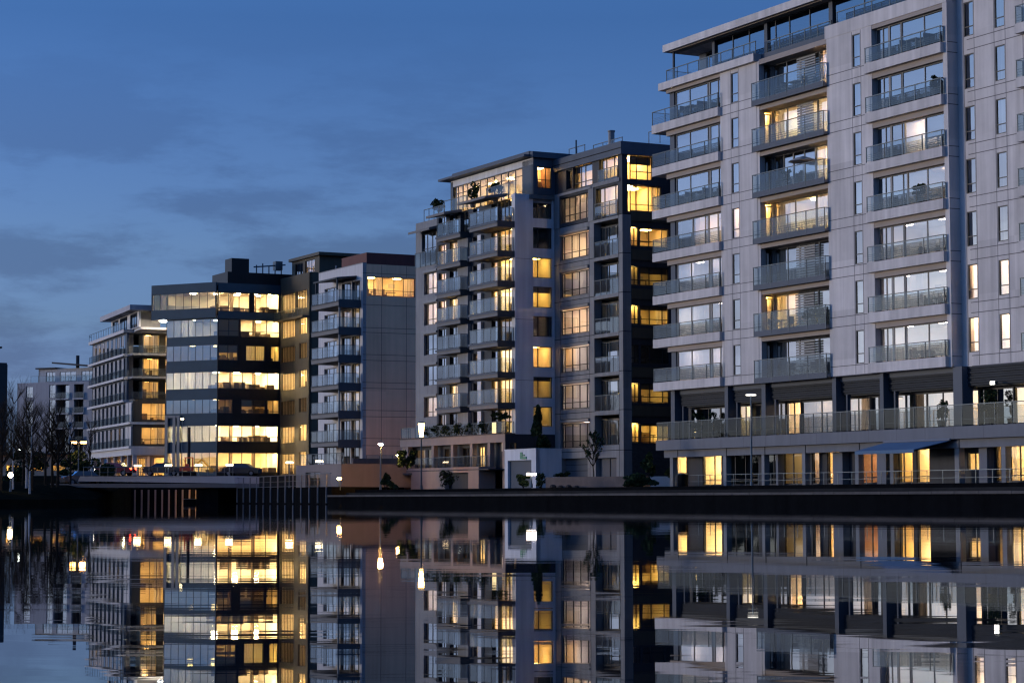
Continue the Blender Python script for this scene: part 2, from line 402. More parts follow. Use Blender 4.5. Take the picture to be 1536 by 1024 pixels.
# hull behind: left end wall, rear, roof
mb.box(2.2, 2.5, 1.6, 18, 7.9, 29.1, 0); mb.box(2.2, 60, 18, 18.4, 1.15, 33, 0); mb.box(2.2, 60, 3.9, 18, 29.0, 29.2, 2); mb.box(59.6, 60, 1.3, 18, 1.15, 33, 0)
mb.box(1.9, 32.6, .45, 18, 7.6, 7.895, 2)
mb.build('wall', ['pale_concrete', 'soffit', 'slate_metal'], RX)
zj = [z for k in range(7) for z in (L[k], L[k] + .6)]
joints(RX, F0, (9.8, 10.75, 12.9), zj + [29.1 - .01], 8.6, 13.15, 7.95, 29.05, ops=ops)
joints(RX, F0, (23.4, 24.3), zj, 20.8, 25.35, 7.95, 29.05, ops=ops)
joints(RX, FW, (33.15, 34.1, 35.85, 36.8, 38.3, 45), zj, 33.45, 60, 7.95, 32.9, ops=opw)
joints(RX, E1, (), zj, 0., .75, 7.95, 29)
# dark corner column of the left loggias
mb = MB(); mb.box(1.62, 2.2, .25, .85, 7.9, 29.1); mb.box(1.7, 2.2, 1.6, 2.2, 7.9, 29.1)
mb.build('corner_column', 'slate_metal', RX)
lit1 = {3: 1}
for k in range(7):
    # left loggia: glazed front, slab that runs round the corner
    zb, zt = L[k] + .6, L[k + 1] - .36
    s = MB(); fb(s, F0, 0., 8.62, -.55, .28, L[k], L[k] + .598); s.box(0., 2.2, .55, 6.5, L[k] + .001, L[k] + .597); s.build('balcony_slab', 'pale_concrete', RX)
    if k == 3:
        window(RX, F0, 2.35, 4.45, zb, zt, .3, (), fm='frame_grey', cur=[(0, .12)], name='sliding_door')
        window(RX, F0, 4.45, 8.4, zb, zt, .3, (.4, .5, .8), fm='frame_grey', lit=18, tone='peach', cur=[(0, .3), (.44, .7)], thick=(1,), wm='room_white', name='sliding_door')
    else:
        window(RX, F0, 2.35, 8.4, zb, zt, .3, (.3, .68, .72, .9), fm='frame_grey', thick=(2,), lit={0: 5, 1: 4.5, 2: 4}.get(k, 0), tone='added_fill', cur={0: [(0, 1)], 1: [(.3, .7)], 2: [(0, .3), (.72, 1)], 4: [(.25, .45)], 5: [(.7, 1)], 6: [(0, .2)]}[k], wm='room_white' if k < 3 else 'room_grey', name='sliding_door')  # lowest rooms are unlit; a fill lamp is added to brighten their glazing
    rails(RX, F0, .06, 8.58, .26, L[k] + .6, L[k] + 1.52, 5, wires=4, returns=(6., 0), pm='glass_rail')
    # slim windows
    for (u, a, b) in ((9.85, .64, 2.66), (23.45, .66, 2.7)):
        li = u < 10 and k == 3
        window(RX, F0, u, u + (.85 if u < 10 else .8), L[k] + a, L[k] + b, .03, (), (.3,), lit=10 if li else 0, tone='peach', cur=[(0, 1)] if k in (0, 1, 3) else None, furn=False, room=2.2, wm='room_white')
    for u in (33.2, 35.9):
        li = (u < 34 and k in (0, 1)) or (34 < u < 37 and k in (0, 1))
        window(RX, FW, u, u + .85, L[k] + .79, L[k] + 2.8, .03, (), (.28,), lit=(9 if li else 0), tone='peach', furn=False, room=2.2, cur=[(0, 1)] if li and k else None, wm='room_white')
    window(RX, FW, 38.7, 43.4, L[k] + .62, L[k + 1] - .4, .5, (.25, .5, .75), cur=[(.1, .4)], name='sliding_door')
    # middle loggia with steel front
    zb, zt = L[k] + .2, L[k + 1] - .36
    s = MB(); fb(s, F0, 12.75, 20.82, -1.05, .32, L[k], L[k] + .16); fb(s, F0, 12.75, 20.82, .28, .325, L[k] - .06, L[k] + .30, 1)
    fb(s, endf(20.82), 0., .3, -.05, 0, L[k] - .05, L[k] + .29, 1); s.build('balcony_slab', ['soffit', 'slate_metal'], RX)
    SE = Fc((13.2, 0.), (0., 1.))
    window(RX, SE, .42, .92, zb, zt - .2, .02, (), lit={3: 14, 5: 12, 1: 3}.get(k, 0), tone='gold', room=1.6, furn=False)
    segs = {6: [(0, .42, 0), (.42, .72, 0), (.72, 1, 13)], 5: [(0, .42, 11), (.42, .68, 3), (.68, 1, 13)], 4: [(0, .3, 0), (.3, .64, 0), (.64, 1, 13)],
            3: [(0, .64, 12), (.64, 1, 8)], 2: [(0, .38, 0), (.38, .68, 0), (.68, 1, 0)], 1: [(0, .36, 14), (.36, .66, 0), (.66, 1, 0)], 0: [(0, .36, 0), (.36, .66, 0), (.66, 1, 0)]}[k]
    for j, (a, b, li) in enumerate(segs):
        ua, ub = 13.5 + 7.2 * a, 13.5 + 7.2 * b
        scr = (j == 1 and k in (6, 5, 2, 1, 0))
        window(RX, F0, ua, ub, zb, zt, .95, (.5,) if not scr else (), lit=li, tone='peach' if k == 6 else ('gold' if k == 1 else 'warm'), fm='frame_grey',
               cur=[(.05, .95)] if (k, j) in ((3, 1), (1, 0), (2, 0), (0, 0)) else ([(0, .3)] if li else None), wm='room_white', name='sliding_door')
        if scr:                                                        # slatted sliding screen in front of this panel
            q = MB()
            for i in range(14): fb(q, F0, ua + .05, ub - .05, -.70, -.65, zb + .05 + i * .165, zb + .05 + i * .165 + .11)
            q.build('slatted_screen', 'frame_grey', RX)
    rails(RX, F0, 12.8, 20.78, .34, L[k] + .05, L[k] + 1.42, 4, wires=5, returns=(.7, .7), bot=.02)
    # right loggia
    zb, zt = L[k] + .6, L[k + 1] - .36
    s = MB(); fb(s, F0, 25.0, 32.34, -.55, .28, L[k], L[k] + .598); s.build('balcony_slab', 'pale_concrete', RX)
    sg = [(0, 1, 0)] if k not in (3, 4) else ([(0, .4, 0), (.4, .7, 18), (.7, 1, 0)] if k == 4 else [(0, .43, 0), (.43, 1, 4)])
    for (a, b, li) in sg:
        mu = {(0, 1): (.1, .19, .36, .38, .7), (0, .4): (.3, .5, .9), (.4, .7): (), (.7, 1): (), (0, .43): (.25, .45, .85), (.43, 1): (.5,)}[(a, b)]
        window(RX, F0, 25.5 + 6.6 * a, 25.5 + 6.6 * b, zb, zt, .3, mu, fm='frame_grey', lit=li or {0: 5, 1: 4.5, 2: 4}.get(k, 0), tone='peach' if li else 'added_fill', thick=(1,) if len(mu) > 1 else (),  # unlit low rooms get an added fill lamp to lift the glass
               cur={0: [(0, .12)], 1: [(0, .1), (.4, .6)], 2: [(0, .15)], 6: [(0, .2)]}.get(k), wm='room_white' if li or k < 3 else None, name='sliding_door')
    rails(RX, F0, 25.06, 32.28, .26, L[k] + .6, L[k] + 1.52, 3 if k % 2 else 4, wires=4, returns=(0, .3))
    s = MB(); fb(s, FW, 38.2, 44, -.55, .5, L[k], L[k] + .55); s.build('balcony_slab', 'pale_concrete', RX)
    rails(RX, FW, 38.25, 43.9, .48, L[k] + .56, L[k] + 1.52, 4, wires=3, returns=(.5, 0))
# rooftop storey
mb = MB(); fb(mb, F0, 1.4, 60, -9, .18, 31.78, 32.28, 0); fb(mb, F0, 3.4, 60, -8, -.6, 32.281, 32.6, 0); fb(mb, F0, 1.9, 60, -.75, -.1, 31.72, 31.779, 1)
mb.build('roof', ['pale_concrete', 'soffit'], RX)
FP = front(2.5)
mb = MB(); fb(mb, FP, 2.0, 2.9, -.3, 0, 29.6, 31.75, 0); fb(mb, FP, 4.9, 5.5, -.3, 0, 29.6, 31.75, 1); fb(mb, FP, 6.4, 6.7, -.3, 1.75, 29.6, 31.75, 0); fb(mb, FP, 12.75, 13.1, -.3, 1.75, 29.6, 31.75, 0); fb(mb, FP, 20, 20.4, -.3, 1.75, 29.6, 31.75, 0)
mb.box(2.0, 2.3, 2.8, 10, 29.6, 31.75, 0); mb.box(1.95, 2.08, .3, .43, 29.6, 31.75, 0)
mb.build('rooftop_wall', ['slate_metal', 'pale_concrete'], RX)
for (a, b, mu) in ((2.9, 4.9, (.5,)), (5.5, 6.4, ()), (6.7, 12.75, (.35, .68)), (13.1, 20, (.12, .35, .68)), (20.4, 31, (.3, .6, .8))):
    window(RX, FP if b < 6.5 else front(.8), a, b, 29.62, 31.76, .05, mu, pm='glass_office', room=3)
rails(RX, F0, 1.6, 12.8, .0, 29.6, 30.45, 8, wires=1, returns=(5, 0)); rails(RX, F0, 13.3, 20.4, -.6, 29.6, 30.4, 5, wires=1); rails(RX, F0, 21.2, 32, -.5, 29.9, 30.75, 6, wires=2)
# raised first floor: terrace slab, louvred band, piers, set back windows
s = MB(); fb(s, F0, .35, 60, -3, .3, 3.76, 4.46); s.build('terrace_slab', 'band_concrete', RX)
joints(RX, Fc((0, -.3), (1, 0)), [1.3, 3.6, 6.1, 8.7, 11.4, 14, 16.8, 19.6, 22.3, 25, 27.7, 30.4, 33, 35.6], (), .4, 40, 3.78, 4.44, w=.03)
mb = MB(); fb(mb, F0, .9, 60, -.4, -.02, 3.25, 3.757, 0)
for u in (2.2, 8.35, 12.9, 17.45, 23.1, 26.5, 32.55): fb(mb, F0, u + .5, u + .56, -.1, .0, 3.24, 3.75, 1)
mb.build('beam', ['band_concrete', 'joint_dark'], RX)
mb = MB()
for u0, u1 in ((2.25, 8.55), (8.97, 12.95), (13.4, 20.75), (21.15, 25.6), (25.95, 32.5), (33.3, 46)):
    n = 8
    for i in range(n): fb(mb, F0, u0, u1, -.75, -.55 + .05 * (i % 2), 6.78 + i * .139, 6.78 + i * .139 + .118)
    fb(mb, F0, u0, u1, -1.5, -.76, 6.7, 7.6, 1)
mb.build('louvre_band', ['louvre', 'dark_slab'], RX)
for a, b in ((1.7, 2.2), (8.55, 8.95), (12.95, 13.4), (20.75, 21.15), (25.6, 25.95), (32.5, 33.3), (40, 40.5)): mb = MB(); fb(mb, F0, a, b, -.9, -.12, 4.47, 7.9); mb.build('pier', 'slate_metal', RX)
for a in (2.5, 9.3, 13.8, 21.6, 26.4): mb = MB(); fb(mb, F0, a, a + .14, -.8, -.55, 4.47, 6.78); mb.build('downpipe', 'slate_metal', RX)
FT = front(1.5); segs = [(2.2, 2.77, 0, 0), (2.77, 5.75, 0, 0), (5.75, 8.14, 0, 0), (8.14, 9.59, 16, 'gold'), (9.59, 10.8, 0, 0), (11.2, 13.0, 0, 0), (13.0, 13.6, 4, 'gold'), (13.7, 15.35, 14, 'peach'), (15.4, 19.7, 0, 0), (20.2, 22.7, 0, 0), (22.8, 23.6, 0, 0), (24.4, 26.2, 0, 0), (26.2, 27.1, 0, 0), (27.1, 28.2, 0, 0), (28.2, 31.2, 0, 0), (32.0, 33.0, 12, 'gold'), (33.2, 36., 0, 0), (36.1, 38.5, 12, 'gold'), (38.6, 42, 0, 0)]
mb = MB(); wall(mb, FT, 1.8, 60, 4.47, 6.75, [(a, b, 4.55, 6.62) for a, b, *_ in segs], .25); mb.build('terrace_wall', 'dark_cladding', RX)
for i, (a, b, li, tn) in enumerate(segs):
    window(RX, FT, a, b, 4.55, 6.62, .08, (.5,) if b - a > 1.3 else (), lit=li or (3.2 if i in (8, 9, 11, 13, 14) else 0), tone=tn or 'peach', cur=[(0, 1)] if i in (8, 9, 11, 14) else None, wm='room_white' if i in (1, 8, 9, 11, 13, 14) else None, room=3)  # low-level lamps are added in unlit bays to give the glass a pinkish tone
rails(RX, F0, .45, 38, .26, 4.47, 5.66, 26, wires=1, returns=(2.6, 0), pm='glass_terrace')
rails(RX, F0, 38, 60, .26, 4.47, 5.66, 12, wires=1)
# ground floor: white posts, walls and shop-like windows set back
for a, b in ((1.55, 1.95), (8.35, 8.7), (12.9, 13.22), (17.45, 17.8), (23.05, 23.4), (26.5, 26.85), (32.55, 32.95), (36.6, 36.95), (42, 42.4)): mb = MB(); fb(mb, F0, a, b, -.5, -.1, 1.15, 3.25); mb.build('post', 'grey_concrete', RX)
FG = front(1.0)
gs = [(.72, 2.25, 18, 'warm', ()), (4.36, 6.7, 18, 'warm', (.6,)), (7.1, 11.2, 0, 0, (.3, .6)), (11.9, 13.9, 0, 0, (.5,)), (14.0, 16.2, 1.2, 'warm', (.5,)), (17.26, 18.05, 4, 'peach', ()), (18.9, 20.2, 16, 'gold', (.6,)), (22.2, 24.6, 14, 'warm', (.5,)), (26.18, 27.52, 10, 'gold', (.3,)), (27.9, 29.1, 13, 'warm', ()), (32.56, 34.15, 16, 'warm', (.4,)), (35.0, 35.5, 12, 'warm', ()), (36.14, 38.4, 14, 'warm', (.4,)), (39, 42, 0, 0, (.5,))]
zs = lambda i: (1.98, 3.0) if i == 10 else (1.3, 3.38)
mb = MB(); wall(mb, FG, 1.6, 60, 1.15, 3.7, [(a, b, *zs(i)) for i, (a, b, *_) in enumerate(gs)], .25)
for a, b in ((14.85 - .9, 14.4 - .2), (20.2, 21.2), (24.7, 25.6), (34.2, 34.9)): fb(mb, FG, min(a, b), max(a, b), 0.002, .5, 1.15, 3.24, 1)
mb.build('ground_floor_wall', ['dark_cladding', 'band_concrete'], RX)
for i, (a, b, li, tn, mu) in enumerate(gs):
    z0, z1 = zs(i)
    window(RX, FG, a, b, z0, z1, .06, mu, (.18,) if i != 10 else (), lit=li, tone=tn or 'warm', wm='red_brick' if i == 7 else None, room=3.5, cur=[(0, .18)] if i in (0, 6, 12) else ([(0, 1)] if i == 5 else None), pm='glass_clear')
# retracted-frame awning over the cafe-like corner
aw = MB(); P = F0.p
aw.hexa([P(26.6, .25, 3.66), P(32.6, .25, 3.66), P(31.8, 2.2, 3.14), P(26.2, 2.2, 3.14), P(26.6, .25, 3.70), P(32.6, .25, 3.70), P(31.8, 2.2, 3.18), P(26.2, 2.2, 3.18)])
fb(aw, F0, 26.2, 31.8, 2.2, 2.23, 2.98, 3.17); ao = aw.build('awning', 'awning_cloth', RX); ao['label'] = 'blue cloth awning pulled out over the ground floor windows'
c = MB(); c.tube(P(26.5, .32, 3.73), P(32.7, .32, 3.73), .07, n=8); c.tube(P(27.5, .2, 3.3), P(27.3, 2.1, 3.12), .025); c.tube(P(31.5, .2, 3.3), P(31.2, 2.1, 3.12), .025); c.build('awning_case', 'white_steel', ao)

# ================================================================== middle block
MX = thing('apartment_block', 'grey apartment block in the middle with stepped balconies, gold lit windows and roof flue', 'apartment building', (8.5, 168.0, 1.15), A275 - pi / 2)
J = [4.12, 7.2, 10.17, 13.19, 16.21, 19.23, 22.25, 25.2]
F2 = front(0.); E2 = endf(0.); FB = front(-3.59); EB = endf(-10.94)
# --- right half: concrete frame with bay windows and french balconies
ops = []
for k in range(6): ops += [(-9.95, -5.28, J[k] + .3, J[k] + 2.62), (-4.45, -.65, J[k] - (0 if k else -.4), J[k] + 2.75)]
ops += [(-9.9, -5.6, 1.35, 3.6), (-4.3, -1.1, 1.35, 3.55)]
mb = MB(); wall(mb, F2, -10.94, 0, 1.15, 22.2, ops, .7)
mb.box(-.75, 0, .7, .75, 1.15, 22.2)
for k in range(6): fb(mb, F2, -4.5, -.6, -1.6, -.7, J[k] + 2.75, J[k] + 3.05, 0); fb(mb, F2, -4.5, -.6, -1.3, -.02, J[k] - .28, J[k] - .005, 0)
mb.box(-10.9, -.8, 14, 14.3, 1.15, 27, 1)
mb.build('wall', ['grey_concrete', 'dark_cladding'], MX)
joints(MX, F2, (-10.0 + .02, -5.2, -.62), J[:7], -10.94, 0, 1.2, 22.2, 'joint_dark', .05, ops)
joints(MX, E2, (), J[:7], 0, .75, 1.2, 22.2, 'joint_dark', .05)
for a, b, n in ((-9.85, -5.65, 'garage_door'), (-4.2, -1.2, 'door')):
    d = MB(); fb(d, F2, a, b, -.5, -.4, 1.16, 3.58 if a < -5 else 3.5)
    if n == 'door':
        fb(d, F2, (a + b) / 2 - .05, (a + b) / 2 + .05, -.4, -.37, 1.16, 3.5, 1)
    else:
        for i in range(1, 5): fb(d, F2, a, b, -.4, -.385, 1.16 + i * .48, 1.2 + i * .48, 1)
    d.build(n, ['slate_metal', 'joint_dark'], MX)
bl = {0: (2, 'added_fill'), 1: (9, 'added_fill'), 2: (8, 'added_fill'), 3: (30, 'peach'), 4: (5, 'added_fill'), 5: (22, 'peach')}  # palest-toned entries are fill lamps added behind the curtains of unlit bays
jl = {}
for k in range(6):
    z = J[k]; li, tn = bl[k]
    window(MX, F2, -9.9, -5.33, z + .33, z + 2.25, .12, (.09, .36, .62, .88), (.27,), lit=li, tone=tn or 'warm', cur=[(.02, .98)] if k in (0, 1, 2, 3, 4) else [(0, .25), (.8, 1)], wm='room_white', fm='frame_grey' if not li else 'frame_dark')
    a = MB(); fb(a, F2, -9.9, -5.2, -.28, .16, z + 2.36, z + 2.56); a.build('awning_case', 'frame_grey', MX)
    li, tn = jl.get(k, (0, 0))
    window(MX, F2, -4.4, -.7, z + .03 + (.4 if k == 0 else 0), z + 2.4, .6, (.22, .34, .68, .76), fm='frame_dark', lit=li, tone=tn or 'warm', room=.5, furn=False, name='french_door', cur=[(.35, .7)] if k < 3 else [(.36, .5)], wm='room_white')
    if k: rails(MX, F2, -4.42, -.68, -.04, z - .1, z + 1.18, 4, wires=0, pm='glass_screen')
# upper floors in dark cladding
ops = [(-9.9, -5.3, 22.55, 24.6), (-4.1, -.7, 22.4, 24.65), (-8.9, -7.85, 25.2, 26.75), (-7.75, -4.65, 25.1, 26.85), (-3.55, -.65, 25.25, 26.9)]
mb = MB(); wall(mb, F2, -10.94, 0, 22.2, 26.85, ops, .5)
for a, b in ((-10.94, -10.0), (-5.25, -4.4)): fb(mb, F2, a, b, .002, .06, 22.2, 25.0, 1)
fb(mb, F2, -4.4, -.3, -.1, .1, 24.8, 25.1, 1); fb(mb, F2, -9.9, -4.7, -.1, .12, 24.78, 24.98, 1); mb.box(-10.9, -.3, .55, 14, 27.05, 27.2, 0)
mb.build('upper_wall', ['dark_cladding', 'grey_concrete'], MX)
window(MX, F2, -9.9, -5.3, 22.55, 24.6, .2, (.25, .45, .62, .85), (.28,), lit=6, tone='peach', cur=[(.45, 1)], wm='room_white')
window(MX, F2, -4.1, -.7, 22.4, 24.65, .2, (.3, .8), (.35,), cur=[(.32, .78)], room=0)
window(MX, F2, -8.9, -7.85, 25.2, 26.75, .15, ())
window(MX, F2, -7.75, -4.65, 25.1, 26.85, .15, (.34, .56), (.25,), lit=9, tone='gold', blind=.3, dark=True)
window(MX, F2, -3.55, -.65, 25.25, 26.9, .15, (.3, .72), (), cur=[(.75, 1)], room=0)
rails(MX, F2, -3.6, -.6, .1, 25.0, 26.0, 3, wires=0, pm='glass_rail'); rails(MX, F2, -4.15, -.65, .1, 22.2, 23.4, 3, wires=0, pm='glass_screen')
mb = MB(); mb.box(-10.94, .18, -.2, 14, 27.08, 27.84); mb.box(-10.94, .18, -.19, -.001, 26.85, 27.079); mb.box(.001, .17, 0, 14, 26.85, 27.079); fb(mb, F2, -10.94, .2, .2, .23, 27.3, 27.36, 1); mb.build('roof', ['slate_metal', 'joint_dark'], MX)
# end face: dark storeys with wide windows
ops = [(.36, 2.8, 24.95, 27.0 - .16), (.4, 3.55, 22.45, 24.55)] + [q for k in range(6) for q in ((.76, 1.5, J[k] + .55, J[k] + 2.02), (1.62, 4.2, J[k] + .55, J[k] + 2.02))]
mb = MB(); wall(mb, endf(-.06), .75, 12, 4.45, 22.2, ops, .3); wall(mb, endf(-.04), 0.5, 12, 22.2, 26.85, ops, .3)
for z in J[1:7]: fb(mb, endf(-.06), .76, 12, .002, .14, z - .5, z + .3, 1)
mb.build('end_wall', ['dark_cladding', 'bronze_cladding'], MX)
mb = MB(); mb.box(-.6, .02, .75, 12, 1.15, 4.45); mb.build('base_wall', 'slate_stone', MX)
EE = endf(-.06)
el = {0: (6, 'olive'), 1: (2.2, 'olive'), 2: (0, 0), 3: (4.5, 'olive'), 4: (.9, 'olive'), 5: (5.5, 'gold')}
for k in range(6):
    li, tn = el[k]
    window(MX, EE, .78, 1.5, J[k] + .57, J[k] + 2.0, .1, (.5,), (.3,), lit=li * .6, tone=tn or 'gold', pm='glass_dim', room=.5, furn=False)
    window(MX, EE, 1.62, 4.2, J[k] + .57, J[k] + 2.0, .1, (.33, .78), (.3,), lit=li, tone=tn or 'gold', pm='glass_dim', cur=[(.6, .95)] if k in (0, 3) else None, blind={1: .3, 3: .2, 4: .35, 0: .1}.get(k, 0), dark=True)
window(MX, EE, .8, 3.55, 22.47, 24.53, .1, (.2, .6, .92), (.28,), pm='glass_dim', cur=[(.75, .9)], room=0)
window(MX, EE, .8, 2.8, 24.97, 26.8, .1, (.3, .8), (.35,), pm='glass_dim', blind=.35, dark=True, room=0)
shared_room(MX, [(-4.1, .5), (-.45, .5), (-.45, 3.6), (-4.1, 3.6)], (2, 3), 22.4, 24.7, [(-1.6, 1.4), (-2.8, 2.6)], 11, 'gold')
shared_room(MX, [(-3.55, .5), (-.45, .5), (-.45, 3.0), (-3.55, 3.0)], (2, 3), 24.95, 26.95, [(-1.6, 1.3), (-2.6, 2.4)], 10, 'gold')
# roof gear
mb = MB(); mb.tube((-5.4, 2.2, 27.84), (-5.4, 2.2, 29.55), .26, n=12); mb.tube((-5.4, 2.2, 29.55), (-5.4, 2.2, 29.65), .31, n=12); mb.build('flue', 'frame_grey', MX)
mb = MB(); mb.tube((-8.3, .6, 27.84), (-8.3, .6, 29.2), .07, n=6); mb.build('antenna', 'rail_steel', MX)
rails(MX, front(1.2), -10.6, -8.0, 0, 27.84, 28.8, 2, wires=0); rails(MX, front(2.0), -8.0, -3.4, 0, 27.84, 28.8, 3, wires=0); rails(MX, front(3.0), -1., 4, 0, 27.84, 28.9, 3, wires=0)
mb = MB(); mb.box(-11, 12, 8, 13.9, 27.84, 28.6); mb.box(.2, 12, 5.2, 13.9, 1.15, 27.0); mb.build('rear_wing', 'dark_cladding', MX)

# --- left half, stepping forward, with the sawtooth balconies
Z = [22.6, 20.2, 17.77, 15.37, 12.95, 10.45, 8.0]
ops = [(-17.2 - 10.94, -14.62 - 10.94, a, b) for a, b in ((18.15, 20.0), (15.46, 17.33), (12.87, 14.65), (10.2, 11.92), (7.47, 9.2))]
ops += [(-28.6, -25.7, 20.85, 23.5)]
aops = []
for z in Z + [5.62]:
    aops += [(-25.2, -23.7, z + .1, z + 2.0), (-23.0, -21.3, z + .06, z + 2.0), (-20.9, -19.4, z + .06, z + 2.0), (-18.5, -17.4, z + .06, z + 2.0), (-15.15, -14.1, z + .06, z + 2.0), (-13.95, -11.35, z + .06, z + 2.02)]
mb = MB(); wall(mb, FB, -29.84, -25.55, 4.95, 24.6, ops, .5); wall(mb, FB, -25.55, -10.94 - .6, 4.95, 24.6, aops, .3, 1)
for z in Z: fb(mb, FB, -20.0 - .9, -18.9, .002, .3, z - 2.43, z - .4, 0); fb(mb, FB, -17.25, -16.6, .002, .25, z - 2.43, z - .4, 2)
mb.box(-29.84, -29.5, -3.09, 14, 1.15, 24.6, 0); mb.box(-29.84, -11, -3.0, 14, 24.3, 24.6, 0); mb.box(-29.84, -10.9, 13.7, 14, 1.15, 24.6, 0)
mb.build('left_wall', ['grey_concrete', 'dark_cladding', 'light_render'], MX)
mb = MB(); eops = []
for y0, y1 in ((24.75, 23.04), (22.3, 20.6), (19.85, 18.2), (17.5, 15.8), (15.1, 13.45), (12.65, 10.95), (10.2, 8.5), (7.8, 6.2)): eops.append((-1.95, -.2, y1, y0))
wall(mb, EB, -3.59, 0, 4.9, 24.95, eops, .6); pass
mb.build('white_fin_wall', 'light_render', MX)
joints(MX, EB, (), [9.9, 14.8, 19.7], -3.55, -2, 5.0, 24.9, 'joint', .03)
for i, o in enumerate(eops):
    li, tn = {0: (1.2, 'olive'), 2: (3.2, 'olive'), 3: (3.4, 'olive'), 5: (4.2, 'gold'), 6: (.9, 'olive'), 7: (.9, 'olive')}.get(i, (0, 0))
    window(MX, EB, *o, .12, (.28,), (), lit=li, tone=tn or 'gold', pm='glass_dim', furn=i in (0, 5), blind={3: .3, 6: .2}.get(i, 0), room=2.4, dark=True)
wl = {0: (15, 'peach'), 1: (20, 'peach'), 2: (0, 0), 3: (0, 0), 4: (11, 'peach')}
for i, o in enumerate(ops[:5]):
    li, tn = wl[i]
    window(MX, FB, o[0], o[1], o[2], o[3], .2, (.12, .52), (.27,), lit=li, tone=tn or 'warm', cur=[(.05, 1)] if i != 2 else [(.1, .5)], wm='room_white')
    a = MB(); fb(a, FB, o[0] - .1, o[1] + .1, -.15, .12, o[3] + .06, o[3] + .24); a.build('awning_case', 'frame_grey', MX)
window(MX, FB, -28.6, -25.7, 20.85, 23.5, .12, (.3, .65), (.5,), fm='slate_metal')
rails(MX, FB, -29.8, -25.6, .1, 20.6, 21.9, 4, wires=0)
# window set of every balcony storey
la = [1.5, 10, 6, 13, .8, 3, 13, 1]; lb = [2, 9, 15, 20, 1, 15, 14, 3]
for i, z in enumerate(Z + [5.62]):
    tA, tB = ('warm', 'gold')
    window(MX, FB, -25.2, -23.7, z + .1, z + 2.0, .15, (.5,), (.7,) if i == 1 else (), lit=la[i] if i in (1, 2, 3, 7) else 0, tone='peach', cur=[(.1, .9)] if i in (2, 3, 7) else None, room=2.5)
    window(MX, FB, -23.0, -21.3, z + .06, z + 2.0, .15, (.5,), lit=la[i] if i in (1, 3, 6) else 0, tone=tA, cur=[(.3, .9)] if i in (3, 6) else None, room=2.5)
    window(MX, FB, -20.9, -19.4, z + .06, z + 2.0, .15, (.45,), lit=la[i], tone=tA, cur=[(.5, 1)] if i in (3, 5, 6) else None, room=2.5)
    window(MX, FB, -18.5, -17.4, z + .06, z + 2.0, .15, (), lit=4 if i == 5 else 0, tone='peach', cur=[(0, 1)] if i > 3 else None, room=2.)
    window(MX, FB, -15.15, -14.1, z + .06, z + 2.0, .15, (), lit=lb[i] * .6 if i in (1, 2, 3, 6) else 0, tone=tB, room=2.5, furn=False)
    window(MX, FB, -13.95, -11.35, z + .06, z + 2.02, .15, (.36, .62), lit=lb[i], tone='warm' if i in (3, 5) else 'gold', cur=[(.62, .9)] if i in (5, 6) else None, room=1.3, name='sliding_door')
    if i == 7: continue
    # balcony b
    for nm, FF, u0, u1, pr, n, dk in (('b', front(-3.59 - 1.55), -16.1, -11.05, 1.55, 4, i in (1, 3)), ('a', front(-3.59 - .95), -23.55, -19.05, .95, 4, False)):
        s = MB(); fb(s, FF, u0, u1, -pr, 0, z - .36, z, 0); fb(s, FF, u0 - .2, u1 - .02, -.05, .06, z - .09, z + .07, 1); fb(s, FF, u1, u1 + .03, -pr, -.02, z - .42, z + .1, 2)
        s.build('balcony_slab', ['balcony_slab', 'slate_metal', 'dark_slab'], MX)
        rails(MX, FF, u0, u1, -.02, z + .06, z + 1.15, n, wires=1 if i < 2 else 0, returns=(pr - .1, pr - .1), pm='glass_screen' if i > 1 or nm == 'b' else 'glass_rail')
mb = MB()
for u0, u1, z, d in ((-24.2, -20.6, 24.6, 1.5), (-17.2, -12.2, 24.9, 1.9), (-28.9, -24.6, 23.75, 1.0)):
    P = FB.p; mb.hexa([P(u0, 0, z), P(u1, 0, z), P(u1 - .4, d, z - .25), P(u0 - .4, d, z - .25), P(u0, 0, z + .22), P(u1, 0, z + .22), P(u1 - .4, d, z - .05), P(u0 - .4, d, z - .05)])
mb.build('canopy', 'balcony_slab', MX)
# set back top floor with oversailing roof
FQ = front(-2.0)
mb = MB(); mb.box(-26.0, -10.75, -2.3, .0, 24.6, 24.95, 0); fb(mb, FQ, -26.1, -25.6, -.4, 0, 24.9, 27.85, 2); fb(mb, FQ, -13.0 + .3, -10.8, -.4, .0, 24.9, 27.85, 2); fb(mb, FQ, -26, -10.8, -.3, 0, 27.4, 27.95, 1)
wall(mb, endf(-10.79), -2.0, 1.0, 24.98, 28.0, [(-1.6, -.3, 25.5, 27.25)], .3, 2); mb.box(-26.1, -10.9, 8, 8.3, 24.6, 27.9, 2); mb.box(-26.1, -25.8, -1.6, 8, 24.6, 27.9, 2)
mb.build('rooftop_wall', ['balcony_slab', 'light_render', 'slate_metal'], MX)
window(MX, FQ, -25.6, -12.7, 24.95, 27.4, .1, (.06, .13, .2, .3, .39, .49, .59, .69, .79, .89), (.74,), pm='glass_dim', lit=8, tone='warm', cur=[(.02, .12), (.14, .24), (.3, .42), (.6, .72), (.84, .97)], room=4, lamps=7)
window(MX, endf(-10.79), -1.6, -.3, 25.5, 27.25, .08, (.6,), (.4,), lit=5, tone='gold', pm='glass_dim', wm='red_brick', room=2)
mb = MB(); P = FQ.p
mb.hexa([P(-27.1, .75, 28.02), P(-10.94, .75, 28.02), P(-10.94, -8, 28.02), P(-27.1, -8, 28.02), P(-27.1, .75, 28.2), P(-10.94, .75, 28.2), P(-10.94, -8, 28.45), P(-27.1, -8, 28.45)]); fb(mb, FQ, -25.3, -11, -8, .25, 28.2, 28.5)
mb.box(-10.94, -10.5, -2.2, 8, 27.95, 28.42)
